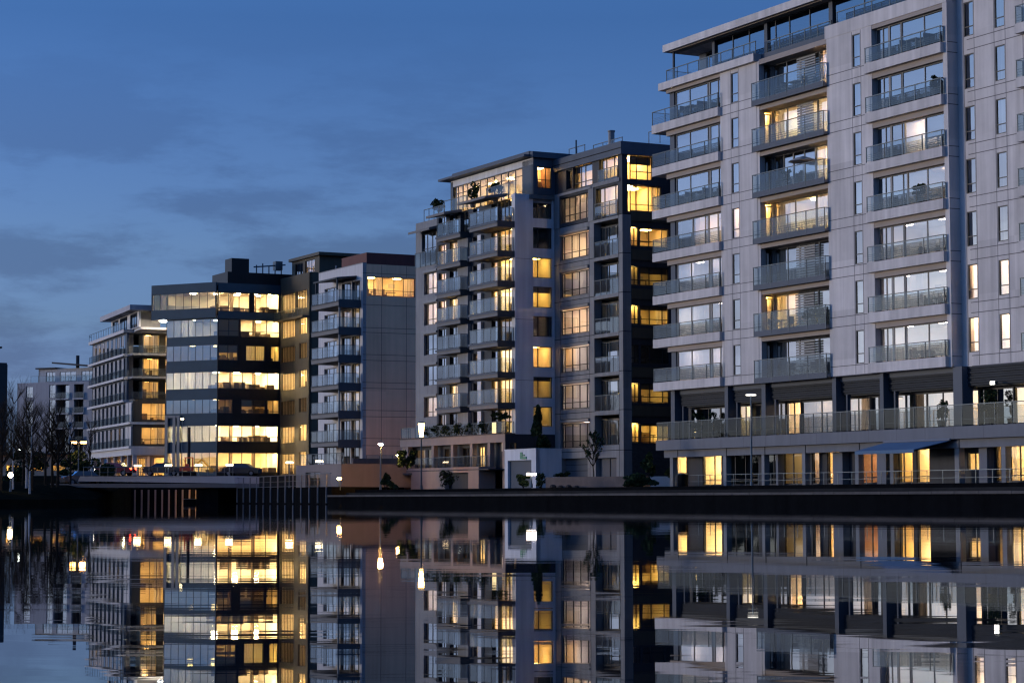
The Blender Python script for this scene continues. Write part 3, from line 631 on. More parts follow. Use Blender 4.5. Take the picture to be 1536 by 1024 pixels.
mb.build('rooftop_roof', 'slate_metal', MX)
rails(MX, FB, -28.6, -24.6, -.2, 24.6, 25.65, 4, wires=0); rails(MX, FB, -24.3, -20, -.1, 24.85, 25.9, 3, wires=0); rails(MX, FB, -16.5, -11.2, -.2, 24.95, 26.0, 5, wires=0)
# podium with colonnade, terrace over it
FPd = front(-4.54)
mb = MB(); mb.box(-31.0, -10.98, -4.54, -3.59, 4.93, 5.58, 0); mb.box(-31.04, -10.94, -4.6, -3.6, 5.581, 5.66, 1)
for u in (-29.9, -24.7, -20.9, -17.3, -14.1, -11.45): mb.box(u, u + .45, -4.5, -4.1, 1.15, 4.93, 0)
wall(mb, endf(-10.92), -4.5, 0, 1.15, 5.57, [(-4.15, -3.45, 4.25, 4.92)], .06, 2); mb.box(-31.0, -29.9, -4.4, -3.5, 1.15, 4.92, 0); 
mb.build('podium', ['pink_wall', 'coping', 'dark_cladding'], MX)
FPi = front(-3.6)
ps = [(-29.2, -27.4, .5, 'peach'), (-26.9, -25.2, .4, 'olive'), (-23.6, -21.4, 0, 0), (-20.1, -18.4, 0, 0), (-17.0, -16.0, 8, 'warm'), (-15.6, -14.6, 1, 'olive')]
for a, b, li, tn in ps: window(MX, front(-3.8), a, b, 2.95, 4.7, .02, (.5,), fm='frame_dark', lit=li, tone=tn or 'warm', pm='glass_clear', room=2.2)
mb = MB(); wall(mb, front(-3.8), -29.9, -11.0, 2.8, 4.93, [(a, b, 2.95, 4.7) for a, b, *_ in ps], .1); mb.box(-29.9, -11.0, -6.0, -3.7, 2.72, 2.8); mb.build('colonnade_back', 'dark_cladding', MX)
mb = MB(); wall(mb, front(-6.0), -29.36, -12.71, 1.15, 2.95, [(-18.9, -14.6, 1.15, 2.55), (-28.3, -25.6, 1.15, 2.45)], .4); mb.box(-13.1, -12.71, -5.6, -4.5, 1.15, 2.95); mb.box(-29.36, -12.71, -5.99, -4.4, 2.952, 3.0)
fb(mb, front(-6.0), -18.9, -14.6, -.9, -.5, 1.15, 2.55, 1); fb(mb, front(-6.0), -28.3, -25.6, -.9, -.5, 1.15, 2.45, 1)
mb.build('base_wall', ['pink_wall', 'dark_cladding'], MX)
mb = MB(); mb.box(-28.5, -25.4, -6.35, -5.9, 2.46, 2.62); mb.build('door_hood', 'slate_metal', MX)
rails(MX, FPd, -30.9, -11.0, -.05, 5.67, 6.55, 14, wires=0, returns=(.9, .8)); rails(MX, front(-5.2), -29.2, -13, 0, 3.0, 3.85, 12, wires=1, post=.03)
window(MX, endf(-10.92), -4.15, -3.45, 4.25, 4.92, .0, (.3,), lit=9, tone='gold', room=1.2, furn=False, pm='glass_dim')
# ================================================================== beige block with the blank flank
BX = thing('apartment_block', 'beige apartment block with a blank panelled flank and one yellow window strip under its roof', 'apartment building', (-15.52, 228.0, 1.15), A275 - pi / 2)
FB0 = front(0.); EB0 = endf(0.)
BZ = [20.95, 18.1, 15.2, 12.3, 9.4, 6.4]
ops = []
for z in BZ + [3.9]: ops += [(-10.3, -6.9, z + .05, z + 2.1), (-5.6, -3.1, z + .05, z + 2.25), (-2.9, -.7, z + .05, z + 2.25)]
mb = MB(); wall(mb, FB0, -11.95, 0, 3.4, 24.9, ops, .4); wall(mb, EB0, 0.4, 14, 1.15, 24.85, [(.55, 6.0, 21.55, 23.55)], .4, 1)
mb.box(-.4, 0, 0.001, .4, 3.4, 24.85, 0); mb.box(-11.95, -11.6, .4, 14, 3.4, 24.9, 0); mb.box(-11.6, -.4, .4, 14, 24.4, 24.7, 1); mb.box(-11.9, 0, 13.6, 14, 3.4, 24.8, 1)
mb.box(-11.9, .02, -.3, .3, 1.15, 3.4, 1)
mb.build('wall', ['white_render', 'beige_panel'], BX)
joints(BX, EB0, (2.15, 5.0, 8.5), [20.6, 18.2, 17.7, 15.4, 14.8, 12.5, 11.9, 9.6, 8.95, 6.7, 5.95, 23.9], 0, 13, 1.3, 24.8, 'joint_brown', .05, [(.3, 6.05, 21.5, 23.6)])
window(BX, EB0, .55, 6.0, 21.55, 23.55, .08, (.14, .32, .56, .76), (.3,), lit=9, tone='gold', pm='glass_dim', room=3, cur=[(.2, .32), (.76, 1)])
for i, z in enumerate(BZ + [3.9]):
    window(BX, FB0, -10.3, -6.9, z + .05, z + 2.1, .15, (.12, .3, .66), fm='frame_grey', cur=[(.1, 1)], wm='room_white')
    li = {0: 0, 1: 2.5, 2: 1.5, 3: 2, 4: 3.5, 5: 1.5, 6: 0}[i]
    window(BX, FB0, -5.6, -3.1, z + .05, z + 2.25, .15, (.4, .74), (), fm='frame_dark', lit=li if i in (1, 4) else 0, tone='peach', cur=[(.3, 1)], wm='room_white')
    window(BX, FB0, -2.9, -.7, z + .05, z + 2.25, .15, (.28, .75), (), fm='frame_dark', lit=li, tone='warm', cur=[(.1, .6)], wm='room_white', room=3 if i else .25, furn=i > 0)
    if i == 6: continue
    s = MB(); FF = front(-2.5)
    fb(s, FF, -7.9, -.5, -2.49, 0, z - .5, z, 0); fb(s, FF, -7.95, -.46, -2.4, .05, z - .12, z + .001, 1); fb(s, FF, -7.9, -.55, -2.4, -.1, z - .53, z - .502, 1); fb(s, FF, -.5, -.44, -2.49, 0.02, z - .7, z + .15, 1)
    s.build('balcony_slab', ['balcony_slab', 'dark_slab'], BX)
    rails(BX, FF, -7.85, -.5, -.02, z, z + 1.12, 5, wires=1, returns=(2.4, 2.4), pm='glass_screen')
    if i: q = MB(); q.box(-.75, -.6, -2.4, -2.25, z + .0, BZ[i - 1] - .5); q.build('balcony_post', 'frame_grey', BX)
mb = MB(); P = FB0.p; mb.hexa([P(-7.9, 0, 23.6), P(-1.6, 0, 23.6), P(-1.6, 2.3, 23.35), P(-7.9, 2.3, 23.35), P(-7.9, 0, 23.75), P(-1.6, 0, 23.75), P(-1.6, 2.3, 23.5), P(-7.9, 2.3, 23.5)]); mb.box(-1.9, -1.75, -2.2, -2.05, 20.95, 23.4); mb.box(-7.6, -7.45, -2.2, -2.05, 20.95, 23.4); mb.build('canopy', 'dark_slab', BX)
mb = MB(); mb.box(-7, -.4, .6, 7.5, 24.7, 26.1); mb.build('roof_plant_room', 'rust_box', BX)
mb = MB(); mb.tube((-9.5, 1, 24.8), (-9.5, 1, 25.6), .1); mb.box(-11.98, .03, -.02, .42, 24.9, 24.98); mb.build('parapet_cap', 'frame_grey', BX)
rails(BX, endf(.02), 0.2, 9, .6, 3.9, 4.9, 6, wires=2, pm='glass_clear', post=.05)

# ================================================================== glazed office
OX = thing('office_building', 'dark glass office building with bands of brightly lit floors and a jutting top storey', 'office building', (-39.42, 293.86, 3.0), A275 - pi / 2)
EO = endf(0.); a = radians(34.5); FO = Fc((0., 0.), (cos(a), sin(a))); FWg = front(8.96)
OR = [(25.55, 28.2), (22.25, 24.6), (19.0, 21.1), (15.2, 17.5), (11.9, 13.8), (8.1, 10.3), (4.0, 6.7)]
sets = [[(.05, 4.55, 13, 'office'), (5.1, 8.8, 10, 'warm')], [(.1, 3.1, 0, 0), (3.2, 8.9, 14, 'office')], [(.1, 2.9, 2.2, 'olive'), (4.0, 6.8, 2.4, 'olive'), (7.6, 8.9, 12, 'office')], [(.1, 8.9, 17, 'office')], [(.1, 2.2, 1.2, 'gold'), (3.4, 6.9, 0, 0), (7.1, 8.9, 7, 'gold')], [(.1, 8.75, 18, 'office')], [(.1, 8.8, 9, 'gold')]]
ops = [(a_, b_, *OR[i]) for i, st in enumerate(sets) for a_, b_, *_ in st]
mb = MB(); wall(mb, EO, 0, 8.96, 3.0, 29.4, ops, .3)
for (za, zb) in ((24.6, 25.55), (28.2, 29.4)): fb(mb, EO, 0.0, 8.95, .003, .14, za + .02, zb + .001, 1)
mb.build('wall', ['office_cladding', 'office_blue'], OX)
for i, st in enumerate(sets):
    for a_, b_, li, tn in st:
        z0, z1 = OR[i]; n = max(2, round((b_ - a_) / 1.75)); n = n if b_ - a_ > 1.5 else 2
        window(OX, EO, a_, b_, z0, z1, .08, [k / n for k in range(1, n)], (.18,) if i in (0, 4) else (.3,) if i in (1, 5) else (), fm='frame_dark', fw=.1, pm='glass_dim', room=0, cur=[(0, .06)] if i in (0, 5) else [(0, 1)] if (i, a_) in ((2, 4.0),) else None, blind=1. if (i, a_) == (1, .1) else (.5 if (i, a_) in ((2, .1), (4, 3.4)) else 0), dark=True)
# the chamfered glass front: curtain wall with opaque bands between the storeys
mb = MB(); sp = [(24.6, 24.72)] + [(OR[i + 1][1], OR[i][0]) for i in range(1, 6)] + [(3.0, 4.0)]
for z0, z1 in sp: fb(mb, FO, -8.5, -.02, -.25, -.012, z0, z1)
mb.build('spandrel', 'office_blue', OX)
ll = [None, (5, 'peach'), (0, 0), (1.5, 'peach'), (0, 0), (5, 'peach'), (7, 'gold')]
for i in range(1, 7):
    z0, z1 = OR[i]; li, tn = ll[i]
    window(OX, FO, -8.5, -.02, z0, z1, .0, [k / 7 for k in range(1, 7)], (), fm='slate_metal', fw=.05, pm='glass_office' if i < 6 else 'glass', room=0, cur=[(.0, .5)] if i == 1 else [(.35, .8)] if i == 3 else [(.4, .95)] if i == 5 else None)
mb = MB()
for s_ in (-8.4, -7.1, -6.4): fb(mb, FO, s_, s_ + .45, .02, .3, 3.0, 11.7)
fb(mb, FO, -8.4, -5.9, .0, .28, 11.4, 11.72); mb.build('entrance_fin', 'frame_grey', OX)
# jutting top storey
T0, T1 = 24.7, 29.45; FO2 = Fc((FO.n[0] * .5, FO.n[1] * .5), FO.d)
mb = MB(); wall(mb, FO2, -10.7, -.0, T0, T1, [(-10.6, -.1, 25.97, 28.2)], .3, 0)
fb(mb, FO2, -10.7, -.05, -7.0, -.4, T0, T0 + .3, 1); fb(mb, FO2, -10.7, -.05, -7.0, -.4, T1 - .4, T1 - .02, 1)
fb(mb, FO2, -10.7, -10.4, -6.9, -.31, T0 + .31, T1 - .41, 0)
mb.build('top_storey_wall', ['office_blue', 'soffit'], OX)
window(OX, FO2, -10.6, -.1, 25.97, 28.2, .05, [k / 8 for k in range(1, 8)], (), fm='slate_metal', pm='glass_clear', room=0, cur=[(.12, .2)])
BP = FO.p(-8.45, -.15, 0); BT = FO2.p(-10.55, -.15, 0); rg9 = random.Random(3)
for i, (lv, tn) in enumerate(((22, 'office'), (20, 'office'), (4.5, 'olive'), (36, 'office'), (2.6, 'gold'), (38, 'office'), (26, 'warm'))):
    z0, z1 = OR[i][0] - .05, OR[i][1] + .15; q = BT if i == 0 else BP
    pts = [(-.16, -.05), q[:2], (q[0] - 2.6, q[1] + 4.2), (-7.2, 5.0), (-7.2, 8.9), (-.16, 8.9)]
    fu = [(rg9.uniform(-5.5, -.6), rg9.uniform(.5, 8.4), rg9.uniform(.4, 1.4), rg9.uniform(.4, 1.2), rg9.choice((.5, .7, .72, .75, 1.0))) for _ in range(20)] + [(-3.2, 3.1, .4, .4, z1 - z0 - .02), (-3.2, 6.4, .4, .4, z1 - z0 - .02)]
    shared_room(OX, pts, (1, 2, 3, 4), z0, z1, [(-1.4, 1.2), (-1.6, 3.6), (-1.6, 6.0), (-1.5, 8.2), (-4.4, 1.4), (-4.6, 4.4), (-4.6, 7.4), (-5.4, -1.6)] if lv > 2 else [(-1.5, 8.2), (-2.0, 5.2), (-3, .5)], lv, tn, 'room_white' if tn == 'office' else 'room_cream', fu)
l_ = MB(); pc = FO2.p(-9.3, -.9, T0 - .06); l_.lathe(pc, [(.45, 0), (.45, -.1), (.3, -.16)]); l_.build('soffit_lamp', lampmat('white', 40), OX)
# slatted wing that closes the corner
ops = []
for i in range(0, 7):
    z0, z1 = OR[i]; ops += [(.3, 5.4, z0 - .2, z1 - .2)] + ([(6.8, 9.6, z0, z1)] if i else [(5.6, 9.6, z0 + .1, z1 - .1)])
mb = MB(); wall(mb, FWg, 0, 10.4, 3.0, 30.3, ops, .35); wall(mb, endf(10.4), 8.96, 22, 3, 30.3, [], .3)
mb.box(-10, 10.1, 22, 22.3, 3, 29); mb.box(-9.9, 0, 9.0, 22, 28.9, 29.2); mb.box(0, 10.1, 9.3, 22, 30.0, 30.28); mb.box(-10.2, -9.9, 2.5, 22, 3, 29)
mb.build('wing_wall', 'bronze_cladding', OX)
wl = [(18, 14), (30, 30), (2, 2.2), (30, 30), (1, 1), (34, 34), (32, 40)]
for i, o in enumerate(ops):
    li = wl[i // 2][i % 2]
    window(OX, FWg, *o, .1, (.5,), (), pm='glass_dim', lit=li, tone='gold' if li < 10 else 'warm', room=4, fm='frame_dark')
    s = MB(); n = int((o[1] - o[0]) / .52)
    for k in range(n + 1):
        u = o[0] + .05 + (o[1] - o[0] - .2) * k / n; fb(s, FWg, u, u + .1, -.06, -.01, o[2], o[3])
    s.build('slat_screen', 'bronze_cladding', OX)
mb = MB(); mb.box(-6.5, .2 - .6, 1.5, 21, 29.2, 31.0); mb.box(-4.2, -1.6, 2.5, 5.0, 31.0, 33.0); mb.build('roof_plant_room', 'office_cladding', OX)
mb = MB()
for k in range(5): mb.tube((-1.4, 6 + k * .9, 31.0), (-1.4, 6 + k * .9, 32.2 + .25 * (k % 2)), .09); 
mb.tube((-1.4, 5.6, 31.9), (-1.4, 10.2, 32.4), .1); mb.box(-2, -.9, 8.6, 9.6, 31.6, 32.8); mb.build('roof_equipment', 'rail_steel', OX)
FW2 = front(10.5); mb = MB(); ro = [(1.5, 4.2, 30.7, 32.2), (5.0, 8.4, 30.6, 32.3)]; wall(mb, FW2, .3, 10.0, 30.3, 32.6, ro, .3); mb.box(0, 10.8, 10.1, 22, 32.6, 33.0); mb.box(9.7, 10, 10.8, 22, 30.3, 32.6)
mb.build('penthouse_wall', 'bronze_cladding', OX)
for j, o in enumerate(ro): window(OX, FW2, *o, .1, (.3, .6), (), lit=4 if j else 0, tone='peach', room=3)
rails(OX, FWg, .2, 10, .9, 24.6, 25.6, 6, wires=1); mb = MB(); fb(mb, FWg, 0, 10.4, .0, 1.0, 24.3, 24.55); mb.build('balcony_slab', 'bronze_cladding', OX)

# ================================================================== shuttered block left of the office
A21 = radians(21)
LX = thing('apartment_block', 'white banded apartment block with tall shutters and slim oversailing roof, left of the glass office', 'apartment building', (-53.51, 305.0, 3.0), A21 - pi / 2)
FL = front(0.); EL = endf(0.)
LZ = [7.7, 11.0, 14.2, 17.4, 20.6]
mb = MB()
for i, z in enumerate(LZ): fb(mb, FL, -27.4, 4.7 if i < 2 else .15, -6, .55, z - .32, z, 0)
fb(mb, FL, -27.2, 0.1, -6, .5, 23.55, 24.0, 0)
mb.build('floor_slab', 'white_render', LX)
mb = MB(); lops = []
us = [-26.3 + 3.15 * k for k in range(9)]
for i, z in enumerate(LZ):
    for u in us[:-1] + ([.3, 2.4] if i < 2 else []): lops.append((u, u + (2.95 if u < 0 else 1.9), z + .05, z + 2.75))
wall(mb, FL, -26.6, 0., 7.7, 23.55, [o for o in lops if o[0] < 0], .3); wall(mb, FL, 0, 4.6, 7.7, 13.9, [o for o in lops if o[0] > 0], .3)
mb.box(-26.6, -26.3, .3, 12, 7.7, 23.5); mb.box(-26.6, 0, 12, 12.3, 3, 23.5)
mb.build('wall', 'slate_metal', LX)
sh = MB()
for i, z in enumerate(LZ):
    for k, u in enumerate(us[:-1]):
        q = MB(); fb(q, FL, u + 1.45, u + 2.9, .12, .2, z + .06, z + 2.6)
        for j in range(4): fb(q, FL, u + 1.5 + j * .36, u + 1.56 + j * .36, .2, .215, z + .1, z + 2.56, 1)
        q.build('shutter', ['shutter', 'frame_grey'], LX)
    if i < 2:
        q = MB(); fb(q, FL, .4, 2.2, .1, .18, z + .06, z + 2.7); fb(q, FL, 2.5, 4.4, .1, .18, z + .06, z + 2.7); q.build('shutter', 'shutter', LX)
for j, o in enumerate(lops):
    window(LX, FL, *o, .05, (.48,), (.3,), lit=4 if j in (36, 37, 38) else (1 if j in (4, 6) else 0), tone='peach', room=1.0, furn=False)
for z in LZ: rails(LX, FL, -26.3, 0 if z > 12 else 4.5, .5, z, z + 1.0, 14, wires=0, post=.05)
rails(LX, FL, -27, 0, .45, 24.0, 25.0, 14, wires=0, post=.05)
# flank: loggias above, lit corner rooms below
mb = MB(); eo = [(1.3, 4.6, LZ[4] + .2, LZ[4] + 2.7), (5.4, 9, LZ[4] + .2, LZ[4] + 2.7)]
lowo = []
for z in LZ[:4]: lowo += [(1.2, 4.5, z + .25, z + 2.6), (5.4, 9, z + .25, z + 2.6)]
wall(mb, EL, 2.2, 14, 13.9, 24.4, [o for o in lowo + eo if o[2] > 13.9], .3); wall(mb, endf(4.6), .05, 14, 7.4, 13.9, [o for o in lowo if o[2] < 13.9], .3)
mb.box(0.001, 4.6, 0.3, 13, 13.9, 14.1)
mb.build('flank_wall', 'bronze_cladding', LX)
for i, o in enumerate(lowo + eo):
    F = endf(4.6) if o[2] < 13.9 else EL
    o2 = o if o[2] < 13.9 else (max(o[0], 2.3), *o[1:])
    window(LX, F, *o2, .06, (.4, .7), (.3,), pm='glass_dim', lit=[6, 13, 8, 10, 4, 16, 7, 14, 2, 13][i], tone='warm' if i % 2 else 'gold', cur=[(.6, .9)], room=3)
for z in LZ[2:]:
    s = MB(); s.box(0.16, 2.6, .3, 9, z - .3, z - .02); s.build('balcony_slab', 'grey_concrete', LX); rails(LX, endf(2.6), .3, 9, -.05, z, z + 1.0, 5, wires=0)
mb = MB(); fb(mb, FL, -16.4, 11.9 - 6, -10, .8, 26.25, 26.95); mb.build('roof', 'lilac_render', LX)
mb = MB(); wall(mb, front(.6), -15, 5.0, 24.0, 26.25, [(-14, -9.5, 24.1, 26.1), (-8.5, -3, 24.1, 26.1), (-1, 4, 24.1, 26.1)], .3); mb.box(-27.0, 5, 0.9, 12, 23.7, 23.99); mb.build('penthouse_wall', 'light_render', LX)
for o in ((-14, -9.5, 24.1, 26.1), (-8.5, -3, 24.1, 26.1), (-1, 4, 24.1, 26.1)): window(LX, front(.6), *o, .1, (.25, .5, .75), room=3)
mb = MB(); fb(mb, FL, -26.2, 4.7, -6, .2, 6.5, 7.37); mb.build('base_band', 'white_render', LX)
for u in (-25.5, -20, -14.6, -9.4, -4.2, .4, 4.1): mb = MB(); fb(mb, FL, u, u + .5, -.6, -.1, 3.0, 6.5); mb.build('post', 'lilac_render', LX)
for w in (4.6, 9): mb = MB(); mb.box(4.1, 4.6, w, w + .5, 3, 6.5); mb.build('post', 'lilac_render', LX)
mb = MB(); fg = front(2.5); go = [(-19.5, -15.5, 3.1, 6.2), (-14.5, -10.4, 3.1, 6.2), (-9, -5, 3.1, 6.2), (-4, 1.0, 3.1, 6.2)]; wall(mb, fg, -26, 4.2, 3, 6.5, go, .2); wall(mb, endf(4.2), 2.5, 12, 3, 6.5, [(3, 8, 3.1, 6.2), (8.3, 11.5, 3.1, 6.2)], .2); mb.build('ground_floor_wall', 'beige_panel', LX)
for i, o in enumerate(go): window(LX, fg, *o, .05, (.3, .6), (), lit=[16, 12, 24, 24][i], tone='gold', room=3, pm='glass_dim')
for o in ((3, 8, 3.1, 6.2), (8.3, 11.5, 3.1, 6.2)): window(LX, endf(4.2), *o, .05, (.3, .6), (), lit=24, tone='gold', room=3, pm='glass_dim')

# ================================================================== far white block and dark neighbour
WX = thing('apartment_block', 'small far-off white apartment block with stacked corner loggias behind bare trees', 'apartment building', (-77.96, 408.0, 3.0), radians(-27) - pi / 2)
EW = endf(0.); FWh = front(-17.6)
K = 1.2; wo = []
for i in range(6):
    z = 19.6 - 2.75 * i; wo += [(-15.5, -13.9, z, z + 2.1), (-10, -8.6, z - .2, z + 2.3), (-8.4, -5.3, z - .3, z + 2.3), (-4.2, -1.9, z - .3, z + 2.3)]
mb = MB(); wall(mb, EW, -17.6, 0, 3, 22.4, wo, .4); wall(mb, FWh, -16, 0, 3, 22.4, [], .4); mb.box(-15, -.4, -17.3, -.1, 22.1, 22.35); mb.box(-16, -15.7, -17.3, 0, 3, 22.35); mb.box(-15.7, -.4, -.3, 0, 3, 22.35)
mb.build('wall', 'lilac_render', WX)
for i, o in enumerate(wo):
    rc = .12 if o[1] < -8.5 else 1.4
    window(WX, EW, *o, rc, (.35,), (.3,) if o[1] < -8.5 else (), lit=0, fm='frame_dark', room=2, furn=False, name='window')
    if rc > 1: s = MB(); fb(s, EW, o[0] - .1, o[1] + .1, -1.3, .35, o[2] - .25, o[2]); s.build('balcony_slab', 'white_render', WX); rails(WX, EW, o[0], o[1], .3, o[2], o[2] + 1.05, 2, wires=0, pm='glass_rail')
mb = MB(); wall(mb, endf(-1.5), -13.8, 0, 22.4, 25.0, [(-12, -9.9, 22.6, 24.4), (-8.8, -5, 22.6, 24.4), (-3.7, -1, 22.6, 24.4)], .3); wall(mb, front(-13.8), -15, -1.5, 22.4, 24.9, [], .3); mb.build('penthouse_wall', 'white_render', WX)
for o in ((-12, -9.9, 22.6, 24.4), (-8.8, -5, 22.6, 24.4), (-3.7, -1, 22.6, 24.4)): window(WX, endf(-1.5), *o, .1, (.33, .66), room=2)
mb = MB(); P = EW.p; mb.hexa([P(-9.5, 0, 25.9), P(.3, 0, 25.0), P(.3, -15, 25.0), P(-9.5, -15, 25.9), P(-9.5, 0, 26.2), P(.3, 0, 25.3), P(.3, -15, 25.3), P(-9.5, -15, 26.2)]); mb.box(-16, -1.0, -14.2, -9.5, 25.0, 25.25); mb.tube((-2, -5.0, 25), (-2, -5.0, 27.4), .35)
mb.build('roof', 'dark_cladding', WX); rails(WX, EW, -14.5, -.2, -.1, 22.4, 23.6, 8, wires=0)
DX = thing('apartment_block', 'dark brick apartment block cut off by the left edge, two small lit windows', 'apartment building', (-88.6, 384, 3.0), radians(30) - pi / 2)
do = [(-3.9 + dx, -2.6 + dx, 20.6 - 2.9 * i, 22.4 - 2.9 * i) for i in range(6) for dx in (0, -4, -8)]
mb = MB(); wall(mb, endf(0), -26, 0, 3, 24.0, do, .4); wall(mb, front(0), -14, 0, 3, 24, [], .4); mb.box(-14, 0, -26, 0.3, 24.0, 24.3); mb.build('wall', 'dark_brick', DX)
for i, o in enumerate(do): window(DX, endf(0), *o, .12, (.5,), lit=5 if i in (3, 6) else 0, tone='warm', room=2.5, furn=False)
mb = MB(); wall(mb, endf(-1.5), -22, -.8, 24.3, 26.9, [(-3.3, -1.2, 24.6, 26.4), (-8, -4, 24.6, 26.4)], .3); mb.box(-12, -1, -22.2, -.3, 26.9, 27.2); mb.box(-3.0, -2.8, -4.6, -4.4, 27.2, 29.4); mb.box(-3.2, -2.6, -6.8, -2.6, 29.2, 29.45); mb.build('penthouse_wall', 'dark_cladding', DX)
for o in ((-3.3, -1.2, 24.6, 26.4), (-8, -4, 24.6, 26.4)): window(DX, endf(-1.5), *o, .1, (.5,), room=2)
# ================================================================== water, ground, quay
RO = (10.18, 154.8); RR = A275 - pi / 2
def rw(u, w, z=0.): return (RO[0] + u * sin(A275) + w * cos(A275), RO[1] - u * cos(A275) + w * sin(A275), z)
def prism(mb, pts, z0, z1, m=0, mt=None):
    n = len(pts); i = len(mb.v)
    mb.v += [(x, y, z0) for x, y in pts] + [(x, y, z1) for x, y in pts]
    for k in range(n): mb.f.append((i + k, i + (k + 1) % n, i + n + (k + 1) % n, i + n + k)); mb.m.append(m)
    mb.f.append(tuple(i + n + k for k in range(n))); mb.m.append(m if mt is None else mt)
m, nt, out = _new('water')
b = N(nt, 'ShaderNodeBsdfPrincipled'); b.inputs['Base Color'].default_value = (.004, .009, .014, 1); b.inputs['Roughness'].default_value = .012; b.inputs['IOR'].default_value = 1.44; b.inputs['Specular Tint'].default_value = (.58, .86, 1, 1)
tc = N(nt, 'ShaderNodeTexCoord'); prev = None
for sx, sy, sc_, st, ds in ((.55, 1.6, .5, 1, .0009), (.3, 1.2, 2.4, 1, .00045), (.12, .12, .35, 1, .0008)):
    mp = N(nt, 'ShaderNodeMapping'); mp.inputs['Scale'].default_value = (sx, sy, 1); mp.inputs['Rotation'].default_value = (0, 0, .12)
    nt.links.new(tc.outputs['Object'], mp.inputs['Vector'])
    n1 = N(nt, 'ShaderNodeTexNoise'); n1.inputs['Scale'].default_value = sc_; n1.inputs['Detail'].default_value = 2.5; nt.links.new(mp.outputs[0], n1.inputs['Vector'])
    bp = N(nt, 'ShaderNodeBump'); bp.inputs['Strength'].default_value = st; bp.inputs['Distance'].default_value = ds
    nt.links.new(n1.outputs['Fac'], bp.inputs['Height'])
    if prev: nt.links.new(prev.outputs[0], bp.inputs['Normal'])
    prev = bp
nt.links.new(prev.outputs[0], b.inputs['Normal']); nt.links.new(b.outputs[0], out.inputs[0]); MATS['water'] = m
mb = MB(); mb.poly([(-3000, -1500, 0), (3000, -1500, 0), (3000, 300, 0), (-3000, 300, 0)]); struct(mb.build('water', 'water'))
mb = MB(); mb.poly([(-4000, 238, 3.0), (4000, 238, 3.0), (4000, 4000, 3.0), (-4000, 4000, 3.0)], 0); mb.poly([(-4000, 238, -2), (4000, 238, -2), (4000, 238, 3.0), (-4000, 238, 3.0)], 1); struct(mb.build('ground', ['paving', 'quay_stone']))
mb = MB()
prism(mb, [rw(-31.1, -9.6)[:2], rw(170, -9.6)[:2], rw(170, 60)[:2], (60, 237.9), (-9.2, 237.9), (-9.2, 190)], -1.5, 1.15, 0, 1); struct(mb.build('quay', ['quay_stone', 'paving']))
mb = MB()
prism(mb, [rw(-31.1, -12)[:2], rw(170, -12)[:2], rw(170, -9.61)[:2], rw(-31.1, -9.61)[:2]], -1.5, .60, 0, 0)
i0 = -31.1
while i0 < 165:                                                        # coping stones of uneven tone and length
    l_ = rnd.uniform(1.6, 2.4)
    prism(mb, [rw(i0, -12.06)[:2], rw(i0 + l_ - .03, -12.06)[:2], rw(i0 + l_ - .03, -11.3)[:2], rw(i0, -11.3)[:2]], .602, .74 + rnd.uniform(-.008, .008), 1)
    i0 += l_
prism(mb, [rw(-31.1, -11.28)[:2], rw(170, -11.28)[:2], rw(170, -9.61)[:2], rw(-31.1, -9.61)[:2]], .604, .70, 2)
prism(mb, [rw(-31.1, -10.4)[:2], rw(170, -10.4)[:2], rw(170, -9.62)[:2], rw(-31.1, -9.62)[:2]], .702, .93, 2)
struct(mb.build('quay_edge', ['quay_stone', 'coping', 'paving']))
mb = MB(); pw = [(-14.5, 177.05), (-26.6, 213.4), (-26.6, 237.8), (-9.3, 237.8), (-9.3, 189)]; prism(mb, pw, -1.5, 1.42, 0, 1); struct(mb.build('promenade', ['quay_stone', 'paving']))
# grassy bank on the left
mb = MB(); sh = [(-40.3, 213), (-41.6, 200), (-43.6, 191), (-60, 181), (-300, 160), (-3000, 150)]; inn = [(-40.3, 222), (-42.8, 206), (-46, 198), (-62, 190), (-300, 175), (-3000, 165)]; top = [(-40.3, 237.9), (-46, 237.9), (-56, 237.9), (-70, 237.9), (-300, 237.9), (-3000, 237.9)]
for k in range(5):
    for A_, B_, za, zb in ((sh, sh, -1.5, .45), (sh, inn, .45, 1.15), (inn, top, 1.15, 2.9)):
        mb.poly([(*A_[k], za), (*A_[k + 1], za), (*B_[k + 1], zb), (*B_[k], zb)])
mb.poly([(-40.3, 213, -1.5), (-40.3, 213, .45), (-40.3, 222, 1.15), (-40.3, 237.9, 2.9), (-40.3, 237.9, -1.5)]); struct(mb.build('grass_bank', 'soil'))
mb = MB(); r2 = random.Random(5)
pts = [(-420, 330), (-190, 260), (-150, 150), (-165, 60), (-140, -60), (-40, -190), (120, -230), (330, -120), (420, 60)]
for (xa, ya), (xb, yb) in zip(pts, pts[1:]):
    n = 14
    for k in range(n):
        t0, t1 = k / n, (k + 1) / n; x0, y0, x1, y1 = xa + (xb - xa) * t0, ya + (yb - ya) * t0, xa + (xb - xa) * t1, ya + (yb - ya) * t1
        h0, h1 = 4.5 + 3.5 * sin(k * 1.3 + xa) ** 2 + r2.uniform(0, 1.5), 4.5 + 3.5 * sin((k + 1) * 1.3 + xa) ** 2
        mb.poly([(x0, y0, -1), (x1, y1, -1), (x1 * 1.02, y1 * 1.02, h1), (x0 * 1.02, y0 * 1.02, h0)]); mb.poly([(x0 * 1.02, y0 * 1.02, h0), (x1 * 1.02, y1 * 1.02, h1), (x1 * 1.25, y1 * 1.25, h1 * .6), (x0 * 1.25, y0 * 1.25, h0 * .6)])
struct(mb.build('far_shore', 'leaf_dark'))

